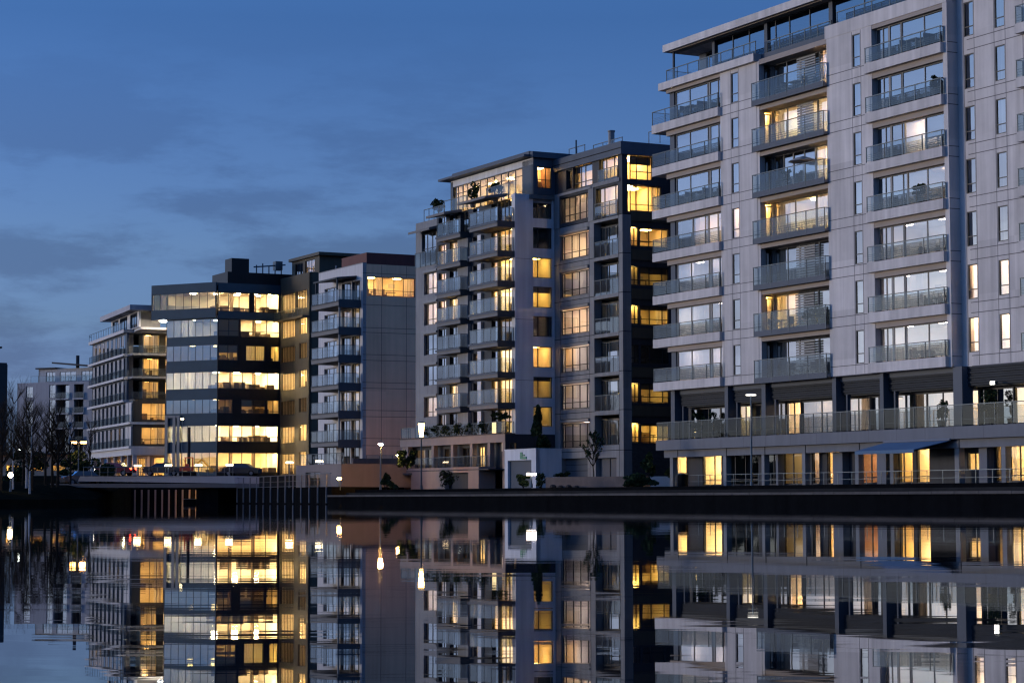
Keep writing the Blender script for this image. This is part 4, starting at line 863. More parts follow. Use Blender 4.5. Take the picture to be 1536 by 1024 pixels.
# ------------------------------------------------------------------ bridge
BR = thing('footbridge', 'low flat concrete bridge over the canal mouth in front of the glass office', 'bridge', (-42.9, 218.6, 0.), math.atan2(-6.2, 16.6), absz=True)
mb = MB(); mb.hexa([(-.2, 0, 2.25), (17.3, 0, 1.95), (17.3, 5, 1.95), (-.2, 5, 2.25), (.2, -.25, 2.72), (17.3, -.25, 2.66), (17.3, 5, 2.66), (.2, 5, 2.72)]); mb.hexa([(-3.4, .1, 1.62), (17.3, .1, 1.55), (17.3, 5, 1.55), (-3.4, 5, 1.62), (-3.4, -.02, 2.0), (17.3, -.02, 1.948), (17.3, 5, 1.948), (-3.4, 5, 2.0)], 1)
mb.build('deck', ['bridge_concrete', 'bridge_dark'], BR)
mb = MB(); mb.box(-2.6, -1.7, .6, 5, -1, 1.54); mb.build('abutment', 'pink_wall', BR); mb = MB(); mb.box(12.6, 15.0, .8, 5, -1, 1.5); mb.build('pier', 'quay_stone', BR)
mb = MB()
for k in range(19): mb.tube((.5 + k * .92, -.1, 2.66), (.5 + k * .92, -.1, 3.62), .025)
mb.tube((.4, -.1, 3.62), (17.2, -.1, 3.56), .04); mb.tube((.4, -.1, 3.1), (17.2, -.1, 3.06), .02); mb.build('railing', 'rail_steel', BR)
PWT = thing('retaining_wall', 'sheet piled canal wall with pale vertical ribs, seen under the bridge', 'wall', (-46, 233, 0))
mb = MB(); mb.box(0, 20, 0, .4, -1, 1.5); mb.build('wall', 'quay_stone', PWT)
for k in range(27): mb = MB(); mb.box(.3 + k * .72, .3 + k * .72 + .16, -.16, -.001, -.5, 1.45); mb.build('rib', 'pink_wall', PWT)
# walls with pale posts and railing between bridge and quay corner
d = Vector((-26.6 + 14.5, 213.4 - 177.05)); ln = d.length; ang = math.atan2(-d.y, -d.x)
RW = thing('quay_railing', 'steel railing with tall pale posts along the canal wall beside the bridge', 'railing', (-26.6, 213.4, 1.42), ang)
for k in range(13): mb = MB(); mb.box(.2 + k * 3.05 - .05, .2 + k * 3.05 + .07, -.12, -.02, .1 - 0, 2.5); mb.build('post', 'white_steel', RW)
mb = MB(); mb.box(0, ln, -.1, -.04, 2.46, 2.52); mb.box(0, ln, -.09, -.05, 1.95, 1.98); mb.box(0, ln, -.09, -.05, 1.5, 1.54)
for k in range(120): mb.box(k * .32, k * .32 + .015, -.075, -.06, 1.54, 2.46)
mb.build('rail', 'rail_steel', RW)

# ------------------------------------------------------------------ low walls and small buildings
def walltag(name, label, cat, p0, p1, th, z0, z1, mt, cap=None):
    v = Vector((p1[0] - p0[0], p1[1] - p0[1])); o = thing(name, label, cat, (p0[0], p0[1], z0), math.atan2(v.y, v.x))
    mb = MB(); mb.box(0, v.length, 0, th, z0, z1); mb.build('wall', mt, o)
    if cap: mb = MB(); mb.box(-.05, v.length + .05, -.06, th + .06, z1, z1 + .1); mb.build('coping', cap, o)
    return o, v.length
LW = thing('service_building', 'low pink rendered service building with a dark doorway, beside the railing', 'building', (-14.43, 186, 1.42), A275 - pi / 2)
mb = MB(); wall(mb, front(0), -10.2, 0, 1.42, 3.3, [(-8.0, -4.6, 1.42, 2.75)], .3); wall(mb, endf(0), 0.3, 7, 1.42, 3.3, [], .3); mb.box(-10.2, 0, -.02, 7, 3.302, 3.4); mb.box(-10.2, -9.9, .3, 7, 1.42, 3.3); mb.build('wall', 'pink_wall', LW)
window(LW, front(0), -8.0, -4.6, 1.44, 2.75, .15, (.5,), (), pm='glass', room=2); rails(LW, front(0.3), -10, -.2, 0, 3.4, 4.3, 6, wires=1, pm='glass_clear')
walltag('garden_wall', 'long brown wall stepping back between the pink service building and the colonnade', 'wall', (-11.9, 188.3), (-8.1, 190.8 - 1.2), .4, 1.15, 3.05, 'stone_planter', 'coping')
walltag('terrace_wall', 'brown retaining wall under the blank beige flank, with a rail on top', 'wall', (-14.8, 205), (-2.0, 211), .4, 1.15, 4.2, 'stone_planter')
GB = thing('garage', 'small white rendered garage with a grey roller door at the water front', 'garage', (1.7, 158.0, 1.15), A275 - pi / 2)
mb = MB(); wall(mb, front(0), -4.9, 0, 1.15, 3.95, [(-4.4, -.7, 1.15, 3.2)], .35); mb.box(-.35, 0, .001, 2.1, 1.15, 3.95); mb.box(-4.9, -4.55, .35, 2.1, 1.15, 3.95); mb.box(-4.55, -.35, 1.8, 2.1, 1.15, 3.95); mb.box(-4.93, .03, -.03, 2.13, 3.952, 4.03); mb.build('wall', 'light_render', GB)
mb = MB(); fb(mb, front(0), -4.4, -.7, -.3, -.22, 1.15, 3.2)
for i in range(12): fb(mb, front(0), -4.4, -.7, -.219, -.2, 1.2 + i * .168, 1.2 + i * .168 + .13)
mb.build('roller_door', 'slate_metal', GB)
sg = thing('sign', 'small green emblem sign on the white garage wall above its door', 'sign', (1.7, 158.0, 3.3), A275 - pi / 2)
mb = MB(); fb(mb, front(0), -2.35, -2.05, .01, .06, 3.3, 3.78); fb(mb, front(0), -2.05, -1.4, .01, .06, 3.28, 3.45); fb(mb, front(0), -2.0, -1.7, .01, .05, 3.5, 3.62); mb.build('emblem', 'green_paint', sg)
# stone planter with soil, rocks, shrubs
PL = thing('planter', 'long stained stone planter between the white garage and the nearest block', 'planter', (2.3, 152.2, 1.15), math.atan2(-5.5, 6.4))
mb = MB(); mb.box(0, 7.4, 0, .3, 1.15, 1.9); mb.box(7.1, 7.4, .3, 2.2, 1.15, 1.9); mb.box(0, .3, .3, 2.2, 1.15, 1.9); mb.build('wall', 'stone_planter', PL); mb = MB(); mb.box(.3, 7.1, .3, 2.2, 1.15, 1.82); mb.build('soil', 'soil', PL)
for k, (lx, s_) in enumerate(((.9, .22), (1.6, .17), (2.3, .2), (3.0, .15))):
    q = MB(); c = Vector((2.3, 152.2)) + Vector((cos(math.atan2(-5.5, 6.4)), sin(math.atan2(-5.5, 6.4)))) * lx + Vector((-.4, -.55)) * .5
    q.lathe((0, 0, 0), [(s_, 0), (s_ * 1.15, s_ * .4), (s_ * .8, s_ * .9), (s_ * .25, s_ * 1.05)], 7)
    tag(q.build('rock', 'rock', None, (c.x, c.y, 1.15), rotz=k * 1.3), 'dark rock lying in a row at the foot of the stone planter', 'rock', 'rocks before the planter')
walltag('low_wall', 'low white wall in front of the dark stone base, left of the nearest block', 'wall', (8.7, 158.6), (12.6, 157.6), .3, 1.15, 2.0, 'white_render')
lb = thing('litter_bin', 'black litter bin standing against the nearest block by its first white posts', 'bin', rw(4.35, -.6, 1.15)); mb = MB(); mb.lathe((0, 0, 1.15), [(.3, 0), (.34, .1), (.36, .85), (.3, .9)], 10); mb.build('body', 'tyre', lb); mb = MB(); mb.lathe((0, 0, 2.052), [(.38, 0), (.36, .06), (.15, .12)], 10); mb.build('lid', 'rail_steel', lb)
# thin rail in front of the ground floor
GR = thing('railing', 'thin low steel railing along the ground floor of the nearest block', 'railing', (10.18, 154.8, 1.15), RR)
mb = MB(); Fg = front(-.35); fb(mb, Fg, 3.0, 50, -.03, .0, 1.98, 2.01); fb(mb, Fg, 3.0, 50, -.025, -.01, 1.55, 1.57)
mb.build('rail', 'steel', GR)
for k in range(33): mb = MB(); fb(mb, Fg, 3 + k * 1.45, 3.035 + k * 1.45, -.03, 0, 1.15, 1.98); mb.build('post', 'steel', GR)

# ------------------------------------------------------------------ street lamps
SOD = (1., .50, .14); WRM = (1., .74, .42); WHT = (1., .95, .85)
def tlamp(x, y, z0, zh, label, kind='t', c=WRM, s=60, grp=None, lean=0):
    o = thing('street_lamp', label, 'street lamp', (x, y, z0), lean, group=grp)
    mb = MB(); mb.tube((0, 0, z0), (0, 0, zh), .07, .05, 8); mb.tube((0, 0, z0), (0, 0, z0 + .3), .11, .1, 8); mb.build('pole', 'steel' if kind != 'cone' else 'rail_steel', o)
    h = MB(); e = emit('lampglow_%s_%g' % (kind, s) + str(c[2]), c, s); cap = MB()
    if kind == 't':
        h.box(-.33, .33, -.13, .13, zh, zh + .15); cap.box(-.36, .36, -.16, .16, zh + .15, zh + .2)
    elif kind == 'globe':
        h.lathe((0, 0, zh), [(.05, 0), (.2, .1), (.24, .25), (.18, .42), (.04, .5)], 10); cap.tube((0, 0, zh - .08), (0, 0, zh), .08, .1)
    elif kind == 'cone':
        h.lathe((0, 0, zh), [(.13, 0), (.2, .7), (.24, 1.0)], 12); cap.lathe((0, 0, zh + 1.0), [(.3, 0), (.28, .08), (.1, .14)], 12)
    elif kind == 'disc':
        h.lathe((0, 0, zh), [(.3, 0), (.34, .05), (.3, .09)], 14); cap.lathe((0, 0, zh + .09), [(.36, 0), (.3, .06), (.05, .1)], 14)
    elif kind == 'small':
        h.lathe((0, 0, zh), [(.14, 0), (.2, .08), (.12, .14)], 10); cap.lathe((0, 0, zh + .14), [(.26, 0), (.2, .06), (.05, .1)], 10)
    elif kind == 'double':
        for sx in (-1, 1):
            q = MB(); q.box(sx * .5 - .28, sx * .5 + .28, -.15, .15, zh - .05, zh + .12); q.build('lamp_head', e, o); cap.tube((0, 0, zh - .1), (sx * .6, 0, zh + .16), .03); cap.box(sx * .5 - .32, sx * .5 + .32, -.18, .18, zh + .12, zh + .17)
    if kind != 'double': h.build('lamp_head', e, o)
    cap.build('lamp_cap', 'rail_steel', o); return o
tlamp(-44.3, 225, 2.1, 6.2, 'tall twin-headed street lamp glowing orange at the left end of the bridge', 'double', SOD, 55)
tlamp(-45.3, 199, 1.15, 2.4, 'short globe lamp glowing on the grass bank at the far left', 'globe', WRM, 30)
for i, (x, y, z0) in enumerate(((-37.84, 222, 2.6), (-34.75, 222, 2.6), (-31.7, 222, 2.6), (-28.57, 222, 2.6))):
    tlamp(x, y + .6, z0, 3.75 + .02 * i, ['flat-headed bright lamp nearest the left end of the bridge', 'flat-headed bright lamp on the bridge, just left of the red digger', 'flat-headed bright lamp on the bridge, just right of the red digger', 'flat-headed bright lamp at the right end of the bridge'][i], 't', WRM, 18, 'flat-headed lamps along the bridge and promenade')
tlamp(-21.74, 215, 1.42, 3.92, 'flat-headed bright lamp on the promenade before the slatted wing', 't', WRM, 18, 'flat-headed lamps along the bridge and promenade')
tlamp(-17.95, 205, 1.42, 3.85, 'flat-headed bright lamp beside the pink service building', 't', WRM, 18, 'flat-headed lamps along the bridge and promenade')
tlamp(-10.63, 178, 1.15, 4.75, 'slim sodium lamp lit orange in front of the blank beige flank', 'small', SOD, 1500)
tlamp(-6.81, 165, 1.15, 5.05, 'tall lamp with a long glowing cone head before the colonnade', 'cone', (1., .58, .16), 26)
tlamp(1.28, 148, 1.15, 1.98, 'low lamp with a wide bright box head in front of the garage', 't', (1., .82, .66), 26)
tlamp(14.88, 137, 1.15, 6.78, 'tall slim lamp with a pale disc head in front of the nearest block', 'disc', WHT, 2.2)
tlamp(-39.3, 262, 3.0, 9.9, 'tall thin lamp post standing close to the glass office front', 'small', (1., .8, .4), 25)
for x, y, z, l_ in ((-58.5, 262, 6.3, 'faint white lamp high among the bare trees'), (-57.8, 262, 4.2, 'faint white lamp low among the bare trees'), (-53.2, 268, 4.75, 'small white lamp left of the shuttered block')): tlamp(x, y, 3.0, z, l_, 'small', (.9, 1, .85), 22)
tlamp(-14.0, 178.4, 1.15, 2.0, 'knee high sodium lamp on the quay corner, just right of the steel railing', 'small', SOD, 120)
for x, y, l_ in ((-11.2, 216.5, 'sodium bollard lamp at the foot of the blank beige flank, the nearer one'), (-8.6, 218.5, 'sodium bollard lamp at the foot of the blank beige flank, the farther one')): tlamp(x, y, 3.0, 4.6, l_, 'small', SOD, 420)
tlamp(-32.4, 231.2, -.3, .9, 'small amber lamp on a stub post under the bridge', 'small', SOD, 420)
dp = thing('post', 'plain dark post standing in front of the glass office', 'post', (-38.44, 262, 3.0)); mb = MB(); mb.tube((0, 0, 3.0), (0, 0, 9.0), .16, n=8); mb.build('shaft', 'joint_dark', dp); mb = MB(); mb.box(-.25, .25, -.25, .25, 3.0, 3.15); mb.build('base_plate', 'rail_steel', dp)
wl_ = thing('wall_lamp', 'small square white lamp on the dark louvres at the right edge', 'wall lamp', rw(36.2, -.1, 6.75), RR); mb = MB(); mb.box(-.12, .12, -.06, .06, 6.72, 6.88); mb.build('lamp_head', emit('walllamp', WHT, 12), wl_); mb = MB(); mb.box(-.14, .14, .061, .3, 6.7, 6.9); mb.build('bracket', 'rail_steel', wl_)
tl = thing('table_lantern', 'glowing lantern box standing at the right end of the roof terrace over the colonnade', 'lantern', (8.5 + -13.1 * sin(A275) + -4.2 * cos(A275), 168 + 13.1 * cos(A275) - 4.2 * sin(A275), 5.67), RR)
mb = MB(); mb.box(-.38, .38, -.2, .2, 5.72, 6.55); mb.build('glow_panel', emit('lantern', (1, .66, .3), 2.2), tl); mb = MB()
for x in (-.42, .38): mb.box(x, x + .04, -.22, .22, 5.67, 6.6)
mb.box(-.42, .42, -.22, .22, 6.6, 6.64); mb.build('frame', 'frame_dark', tl)

# ------------------------------------------------------------------ vehicles
def car(x, y, z, rz, label, body, tail=False):
    o = thing('parked_car', label, 'car', (x, y, z), rz, absz=False)
    mb = MB(); w = .86
    prof = [(-2.05, .32), (-2.1, .75), (-1.9, .93), (-1.25, .98), (-.65, 1.42), (.75, 1.44), (1.45, .98), (2.0, .86), (2.1, .6), (2.08, .32)]
    n = len(prof); 
    for sy, k in ((-1, 0), (1, 1)):
        for px, pz in prof: mb.v.append((px, sy * (w - (.14 if pz > 1.1 else 0)), pz))
    for k in range(n): mb.f.append((k, (k + 1) % n, n + (k + 1) % n, n + k)); mb.m.append(0)
    mb.f.append(tuple(range(n))); mb.m.append(0); mb.f.append(tuple(reversed(range(n, 2 * n)))); mb.m.append(0)
    mb.build('body', body, o)
    g = MB()
    for sy in (-1, 1): g.poly([(-1.05, sy * (w - .05), 1.02), (1.2, sy * (w - .05), 1.02), (.68, sy * (w - .125), 1.37), (-.6, sy * (w - .125), 1.37)])
    g.poly([(-1.24, -.7, 1.0), (-1.24, .7, 1.0), (-.69, .66, 1.4), (-.69, -.66, 1.4)]); g.poly([(1.44, -.7, 1.0), (1.44, .7, 1.0), (.8, .66, 1.42), (.8, -.66, 1.42)]); g.build('window', 'glass_office', o, recalc=False)
    for px in (-1.3, 1.3):
        for sy in (-1, 1):
            q = MB(); q.tube((px, sy * (w - .16), .32), (px, sy * (w + .02), .32), .32, n=14); wo_ = q.build('wheel', 'tyre', o); q = MB(); q.tube((px, sy * (w + .02), .32), (px, sy * (w + .03), .32), .19, n=10); q.build('rim', 'frame_grey', wo_)
    for sy in (-1, 1):
        q = MB(); q.box(-2.13, -2.0, sy * .65 - .16, sy * .65 + .16, .68, .84); q.build('tail_light', emit('tail', (1, .05, .02), 14 if tail else .3) if tail else 'car_red', o)
        q = MB(); q.box(2.0, 2.12, sy * .62 - .18, sy * .62 + .18, .62, .76); q.build('headlight', emit('head', (1, .9, .7), 22) if tail else 'glass_office', o)
    return o
car(-43.4, 241, 3.0, 2.9, 'car with glowing red and white lights on the road left of the bridge', 'car_red', True)
car(-43.2, 221.5, 1.85, .5, 'small dark car parked below the twin-headed lamp', 'car_dark')
car(-38.6, 243, 3.0, .1, 'dark parked car in front of the lit ground floor of the shuttered block', 'car_dark')
car(-30.2, 246, 3.0, 3.0, 'dark parked car behind the right half of the bridge', 'car_dark')
DG = thing('digger', 'small red digger with a raised yellow boom parked behind the bridge', 'digger', (-35.2, 234.0 + 5, 3.0), .1, absz=False)
mb = MB(); mb.box(-.9, .9, -.7, -.35, 0, .45); mb.box(-.9, .9, .35, .7, 0, .45); mb.build('track', 'tyre', DG); mb = MB(); mb.box(-.85, .6, -.65, .65, .5, .95); mb.build('body', 'red_paint', DG)
mb = MB(); 
for x in (-.3, .5):
    for y in (-.5, .45): mb.box(x, x + .07, y, y + .07, .95, 1.9)
mb.box(-.35, .62, -.55, .58, 1.9, 1.98); mb.box(-.3, .1, -.3, .3, .95, 1.25); mb.build('cab', 'red_paint', DG)
mb = MB(); mb.tube((.55, 0, .8), (1.5, 0, 1.75), .1, .09); mb.tube((1.5, 0, 1.75), (2.5, 0, .7), .09, .07); mb.box(2.3, 2.75, -.25, .25, .3, .75); mb.tube((.7, .12, .9), (1.3, .12, 1.3), .05); mb.build('boom', 'yellow_paint', DG)
PV = thing('pavilion', 'long low pavilion with amber windows glimmering behind the bare trees', 'pavilion', (-72, 252, 3.0), .03)
po = [(1 + 2.6 * k, 2.6 + 2.6 * k, 3.7, 4.4) for k in range(8)]
mb = MB(); wall(mb, front(0), 0, 21.5, 3, 5.4, po, .25); mb.box(0, 21.5, .001, 8, 5.4, 5.6); mb.box(21.2, 21.5, .25, 8, 3, 5.4); mb.build('wall', 'beige_panel', PV)
for k, o in enumerate(po): window(PV, front(0), *o, .05, (.5,), lit=[0, 4, 1, 6, 0, 3, 7, 2, 0, 6, 4][k], tone='gold', room=2.5, pm='glass_dim')
mb = MB(); mb.box(-.4, 22, -.8, 8, 5.6, 5.75); mb.build('roof', 'dark_cladding', PV)
for k, (px, py, rz) in enumerate(((-31.6, 223.2, 0.2),)):
    pn = thing('pontoon', 'dark floating pontoon moored under the bridge', 'pontoon', (px, py - 6, 0), rz); mb = MB(); mb.box(-.7, .7, -1.2, 1.2, -.2, .42); mb.build('float', 'tyre', pn); mb = MB(); mb.box(-.75, .75, -1.25, 1.25, .42, .5); mb.build('deck', 'rail_steel', pn)

# ------------------------------------------------------------------ plants
def branch(mb, p, d, l, r, lev, rg, tips, up=.25, spread=.55, m=0):
    n = 3; q = Vector(p); dd = Vector(d).normalized()
    for k in range(n):
        nd = (dd + Vector((rg.uniform(-.16, .16), rg.uniform(-.16, .16), rg.uniform(0, .12)))).normalized(); e = q + nd * (l / n); r2 = r * (1 - .22)
        mb.tube(q, e, r, r2, 5 if lev > 1 else 3, m, caps=False); q = e; dd = nd; r = r2
        if lev > 0 and (k > 0 or lev < 3):
            for _ in range(2 if lev > 1 else 3):
                a = rg.uniform(0, 2 * pi); s = Vector((cos(a), sin(a), rg.uniform(-.05, .6))) * spread + dd * .8 + Vector((0, 0, up)); branch(mb, q, s, l * rg.uniform(.45, .68), r * .58, lev - 1, rg, tips, up, spread, m)
    if lev == 0: tips.append(q)
def bare_tree(x, y, z, h, label, seed, bark='bark', lev=3, r=.11, grp=None, spread=.55, leaves=0):
    rg = random.Random(seed); o = thing('bare_tree', label, 'tree', (x, y, z), group=grp, absz=False)
    t = MB(); p = Vector((0, 0, 0)); n = 6; tips = []; cr = MB()
    for k in range(n):
        e = Vector((rg.uniform(-.12, .12) * (k + 1) * .3, rg.uniform(-.1, .1), h * .82 * (k + 1) / n)); ra = r * (1 - k / n * .75); rb = r * (1 - (k + 1) / n * .75); t.tube(p, e, ra, rb, 8, caps=False)
        if k >= 1:
            for _ in range(3 if k < 5 else 4):
                a = rg.uniform(0, 2 * pi); branch(cr, e, (cos(a) * .7, sin(a) * .7, .75 if k < 5 else 1.1), h * rg.uniform(.2, .3) * (1 - .08 * k), rb * .55 + .024, lev - 1, rg, tips, .25, spread)
        p = e
    t.build('trunk', bark, o); 
    for tp in tips:
        if rg.random() < leaves: _leaf(cr, tp, rg, .1, 1)
    cr.build('crown', ['bark', 'leaf_dark'], o, recalc=False); return o
def _leaf(mb, c, rg, s, m=0):
    a = Vector((rg.uniform(-1, 1), rg.uniform(-1, 1), rg.uniform(-1, 1))).normalized(); b = a.orthogonal().normalized(); w = a.cross(b); c = Vector(c); l = s * rg.uniform(.6, 1.5)
    mb.poly([c - b * l - w * l * .45, c + b * l * .2 - w * l * .6, c + b * l, c + w * l * .6], m)
def bush(name, x, y, z, rx, ry, rz, n, label, cat='shrub', seed=1, mt=('leaf_dark', 'leaf_mid'), stem=.3, s=.12, grp=None, pot=False, cone=False):
    rg = random.Random(seed); o = thing(name, label, cat, (x, y, z), group=grp, absz=False)
    if pot: q = MB(); q.lathe((0, 0, 0), [(.2, 0), (.3, .45), (.27, .45)], 10); q.build('pot', 'pot', o)
    b0 = .42 if pot else 0
    t = MB(); 
    for k in range(5): t.tube((0, 0, b0), (rg.uniform(-.5, .5) * rx, rg.uniform(-.5, .5) * ry, b0 + stem + rz * rg.uniform(.6, 1.3)), .03, .012, 4)
    t.build('stem', 'bark', o); l = MB()
    lobes = [(rg.uniform(-.7, .7), rg.uniform(-.7, .7), rg.uniform(-.75, .8), rg.uniform(.18, .42)) for _ in range(15)]; n = int(n * 1.3); s *= .72
    for _ in range(n):
        lx, ly, lz, lr = rg.choice(lobes); v = Vector((rg.gauss(0, 1), rg.gauss(0, 1), rg.gauss(0, 1))).normalized() * lr * rg.uniform(.5, 1.) ** .5
        fx, fy, fz = lx + v.x, ly + v.y, lz + v.z
        if cone: t_ = max(.1, 1 - (fz + 1) / 2.1); fx *= t_ * 1.3; fy *= t_ * 1.3
        _leaf(l, (fx * rx, fy * ry, b0 + stem + rz + fz * rz), rg, s, 0 if rg.random() < .7 else 1)
    l.build('foliage', list(mt), o, recalc=False); return o
bare_tree(-42.9, 196, .95, 7.4, 'slender birch with a white trunk leaning at the edge of the grass bank', 3, 'birch_bark', r=.10)
bare_tree(-46.2, 204, 1.4, 9.6, 'tall thin birch nearest the left edge of the picture', 4, 'birch_bark', r=.10)
bare_tree(-45.4, 206, 1.5, 8.8, 'birch with a mottled trunk just right of the globe lamp', 8, 'birch_bark', r=.12)
bare_tree(-42.9, 208, 1.6, 8.2, 'dark bare tree with a dense twiggy crown in front of the far white block', 6, r=.17, spread=.7)
bare_tree(-43.6, 209, 1.6, 7.6, 'lower spreading bare tree left of the twin-headed lamp', 9, r=.16, spread=.8)
bare_tree(-48.0, 207, 1.5, 8.0, 'bare dark tree half cut off by the left edge', 12, r=.15, spread=.6)
bare_tree(-44.2, 203, 1.3, 7.2, 'densely twigged bare tree between the slender birch and its taller neighbour', 15, r=.13, lev=4, spread=.75)
bare_tree(-44.9, 212, 1.8, 7.2, 'densely twigged bare tree behind the lower spreading one', 16, r=.14, lev=4, spread=.8)
bare_tree(-47.5, 214, 1.8, 7.8, 'dense bare tree low at the left edge in front of the dark brick block', 17, r=.14, lev=4, spread=.8)
bare_tree(-46.6, 201, 1.25, 7.4, 'twiggy bare tree close behind the globe lamp', 18, r=.12, lev=4, spread=.85)
bare_tree(-42.9, 214, 1.9, 6.8, 'low twiggy tree on the bank between the slender birch and the bridge', 19, r=.11, lev=4, spread=.9)
bare_tree(-45.3, 236, 2.9, 6.0, 'small bare street tree before the corner of the shuttered block', 14, r=.07)
for i, (x, y, rx, rz) in enumerate(((-44.5, 226, 2.2, .9), (-50.5, 228, 2.6, 1.1), (-41.6, 224, 1.2, .6))): bush('hedge', x, y, 2.0, rx, 1.0, rz * 1.7, 1800, ['dark hedge low behind the bare trees', 'dark hedge at the left edge behind the birches', 'dark low hedge at the foot of the twin-headed lamp'][i], 'hedge', 20 + i, stem=.1, s=.2)
bush('shrub', -10.0, 175, 1.15, .75, .7, .62, 900, 'dark conical evergreen beside the slim sodium lamp', seed=31, cone=True, stem=.1, s=.13)
bush('shrub', -8.55, 173.5 + 6, 2.8, .8, .8, .65, 500, 'spiky dark plant on top of the wall left of the colonnade', seed=32, stem=.2, s=.22)
bush('shrub', -4.7, 165.5, 1.15, .85, .7, .62, 420, 'twiggy orange-lit shrub against the pink base wall of the colonnade', seed=33, mt=('leaf_mid', 'bark'), stem=.15, s=.11)
bush('shrub', .75, 149.5, 1.15, .55, .5, .42, 500, 'round dark shrub just left of the low box-headed lamp', seed=34, stem=.05)
bush('shrub', 2.0, 152.8, 1.15, .4, .4, .5, 300, 'small dark shrub at the left end of the stone planter', seed=35, stem=.05)
bush('shrub', 3.4, 152.6, 1.82, .6, .4, .22, 300, 'low tuft of plants in the left half of the stone planter', seed=36, stem=.02, s=.09)
bush('hedge', 8.5, 146.8, 1.15, 1.3, .6, .42, 1200, 'low clipped dark hedge in front of the low white wall', 'hedge', seed=37, stem=.05)
bare_tree(5.6, 151.4, 1.82, 3.0, 'young bare tree growing from the stone planter', 41, r=.045, lev=3, leaves=.25, spread=.4)
bush('shrub', 9.6, 154.5, 1.15, .55, .5, .9, 300, 'thin palm-like plant against the dark stone base', seed=38, stem=.9, s=.2)
bush('shrub', 11.2, 155.0, 1.4, .5, .4, .4, 300, 'yellowish shrub right beside the first white post of the nearest block', seed=39, mt=('leaf_mid', 'leaf_mid'), stem=.4)
bush('evergreen', 2.05, 171.5, 1.15, .8, .8, 1.7, 1500, 'tall dark evergreen in the nook between colonnade and middle block', 'tree', seed=43, stem=3.0, s=.2, cone=True)
def mw(u, w): return (8.5 + u * sin(A275) + w * cos(A275), 168 - u * cos(A275) + w * sin(A275))
for i, (u, rx, rz) in enumerate(((-25.6, .8, .4), (-23.6, 1.0, .5), (-21.6, .9, .42), (-19.4, .9, .5), (-17.2, .8, .42), (-14.8, .7, .45))):
    x, y = mw(u, -4.25); bush('shrub', x, y, 5.66, rx, .3, rz, 360, 'dark leafy shrub in the planted row behind the glass rail over the colonnade', 'shrub', 50 + i, stem=.1, s=.12, grp='shrubs along the terrace over the colonnade')
x, y = mw(-12.2, -4.9 + .6); bush('shrub', x, y, 6.65, .9, .3, .35, 300, 'dark plant spilling above the glowing lantern on the colonnade terrace', seed=57, stem=.05)
x, y = mw(-16.0, -2.75); bush('potted_plant', x, y, 24.95, .62, .6, .6, 900, 'round clipped bush before the lit rooftop windows of the middle block', 'plant', 58, stem=.1, s=.1, pot=True)
x, y = mw(-26.6, -2.9); bush('potted_plant', x, y, 24.7, .7, .6, .55, 500, 'dark bushy plant at the left end of the rooftop terrace on the middle block', 'plant', 59, stem=.2, s=.14, pot=True)
x, y = mw(-20.3, -2.7); bush('potted_plant', x, y, 24.95, .55, .3, .75, 400, 'upright plant in the middle of the lit rooftop windows', 'plant', 60, stem=.2, s=.14, pot=True)
for i, (u, w, z, rx, rz, lb_) in enumerate(((4.3, .7, 4.47, .5, .65, 'leafy potted plant at the left end of the long terrace, away from the disc lamp'), (6.6, .6, 4.47, .65, .6, 'bushy potted plant on the long terrace, nearer the disc lamp'), (30.7, .7, 4.47, .35, .7, 'tall potted plant on the long terrace above the blue awning'), (34.8, .8, 4.47, .6, .75, 'broad potted plant on the long terrace near the right edge'), (18.2, .5, 11.15, .7, .4, 'flowering plants massed on the middle balcony one up from the lowest'),
        (31.3, .15, 23.75, .4, .35, 'rounded potted shrub at the right end of the second highest right-hand balcony'), (29.6, .15, 17.7, .45, .3, 'low feathery plant on the right-hand balcony with cupboards'), (15.6, .4, 20.3, .3, .35, 'small potted conifer beside the parasol on the middle balcony'))):
    x, y, _ = rw(u, w); bush('potted_plant', x, y, z, rx, .35, rz, 420, lb_, 'plant', 70 + i, stem=.1, s=.1, pot=True)
# parasol, tables and chairs on balconies of the nearest block
PA = thing('parasol', 'small beige parasol opened on a middle balcony of the nearest block', 'parasol', rw(17.6, .35, L[4] + .18), RR)
mb = MB(); mb.lathe((0, 0, L[4] + 1.75), [(1.0, 0), (.55, .2), (.05, .36)], 8); mb.build('canopy', 'blind', PA); mb = MB(); mb.tube((0, 0, L[4] + .18), (0, 0, L[4] + 2.1), .025); mb.tube((0, 0, L[4] + .18), (0, 0, L[4] + .26), .22, n=10); mb.build('pole', 'frame_white', PA)
def table(u, w, z, lab):
    o = thing('balcony_table', lab, 'table', rw(u, w, z), RR, absz=False); mb = MB(); mb.box(-.5, .5, -.3, .3, .7, .74); mb.build('top', 'frame_grey', o)
    for x in (-.45, .41):
        for y in (-.26, .22): q = MB(); q.box(x, x + .04, y, y + .04, 0, .7); q.build('leg', 'frame_grey', o)
def chair(u, w, z, lab, s=1, grp=None):
    o = thing('balcony_chair', lab, 'chair', rw(u, w, z), RR, absz=False, group=grp); mb = MB(); mb.box(-.24, .24, -.24, .24, .42, .46); mb.build('seat', 'frame_grey', o); mb = MB(); mb.box(s * .21, s * .25, -.24, .24, .46, .9); mb.build('backrest', 'frame_grey', o)
    for x in (-.23, .2):
        for y in (-.23, .2): q = MB(); q.box(x, x + .03, y, y + .03, 0, .42); q.build('leg', 'frame_dark', o)
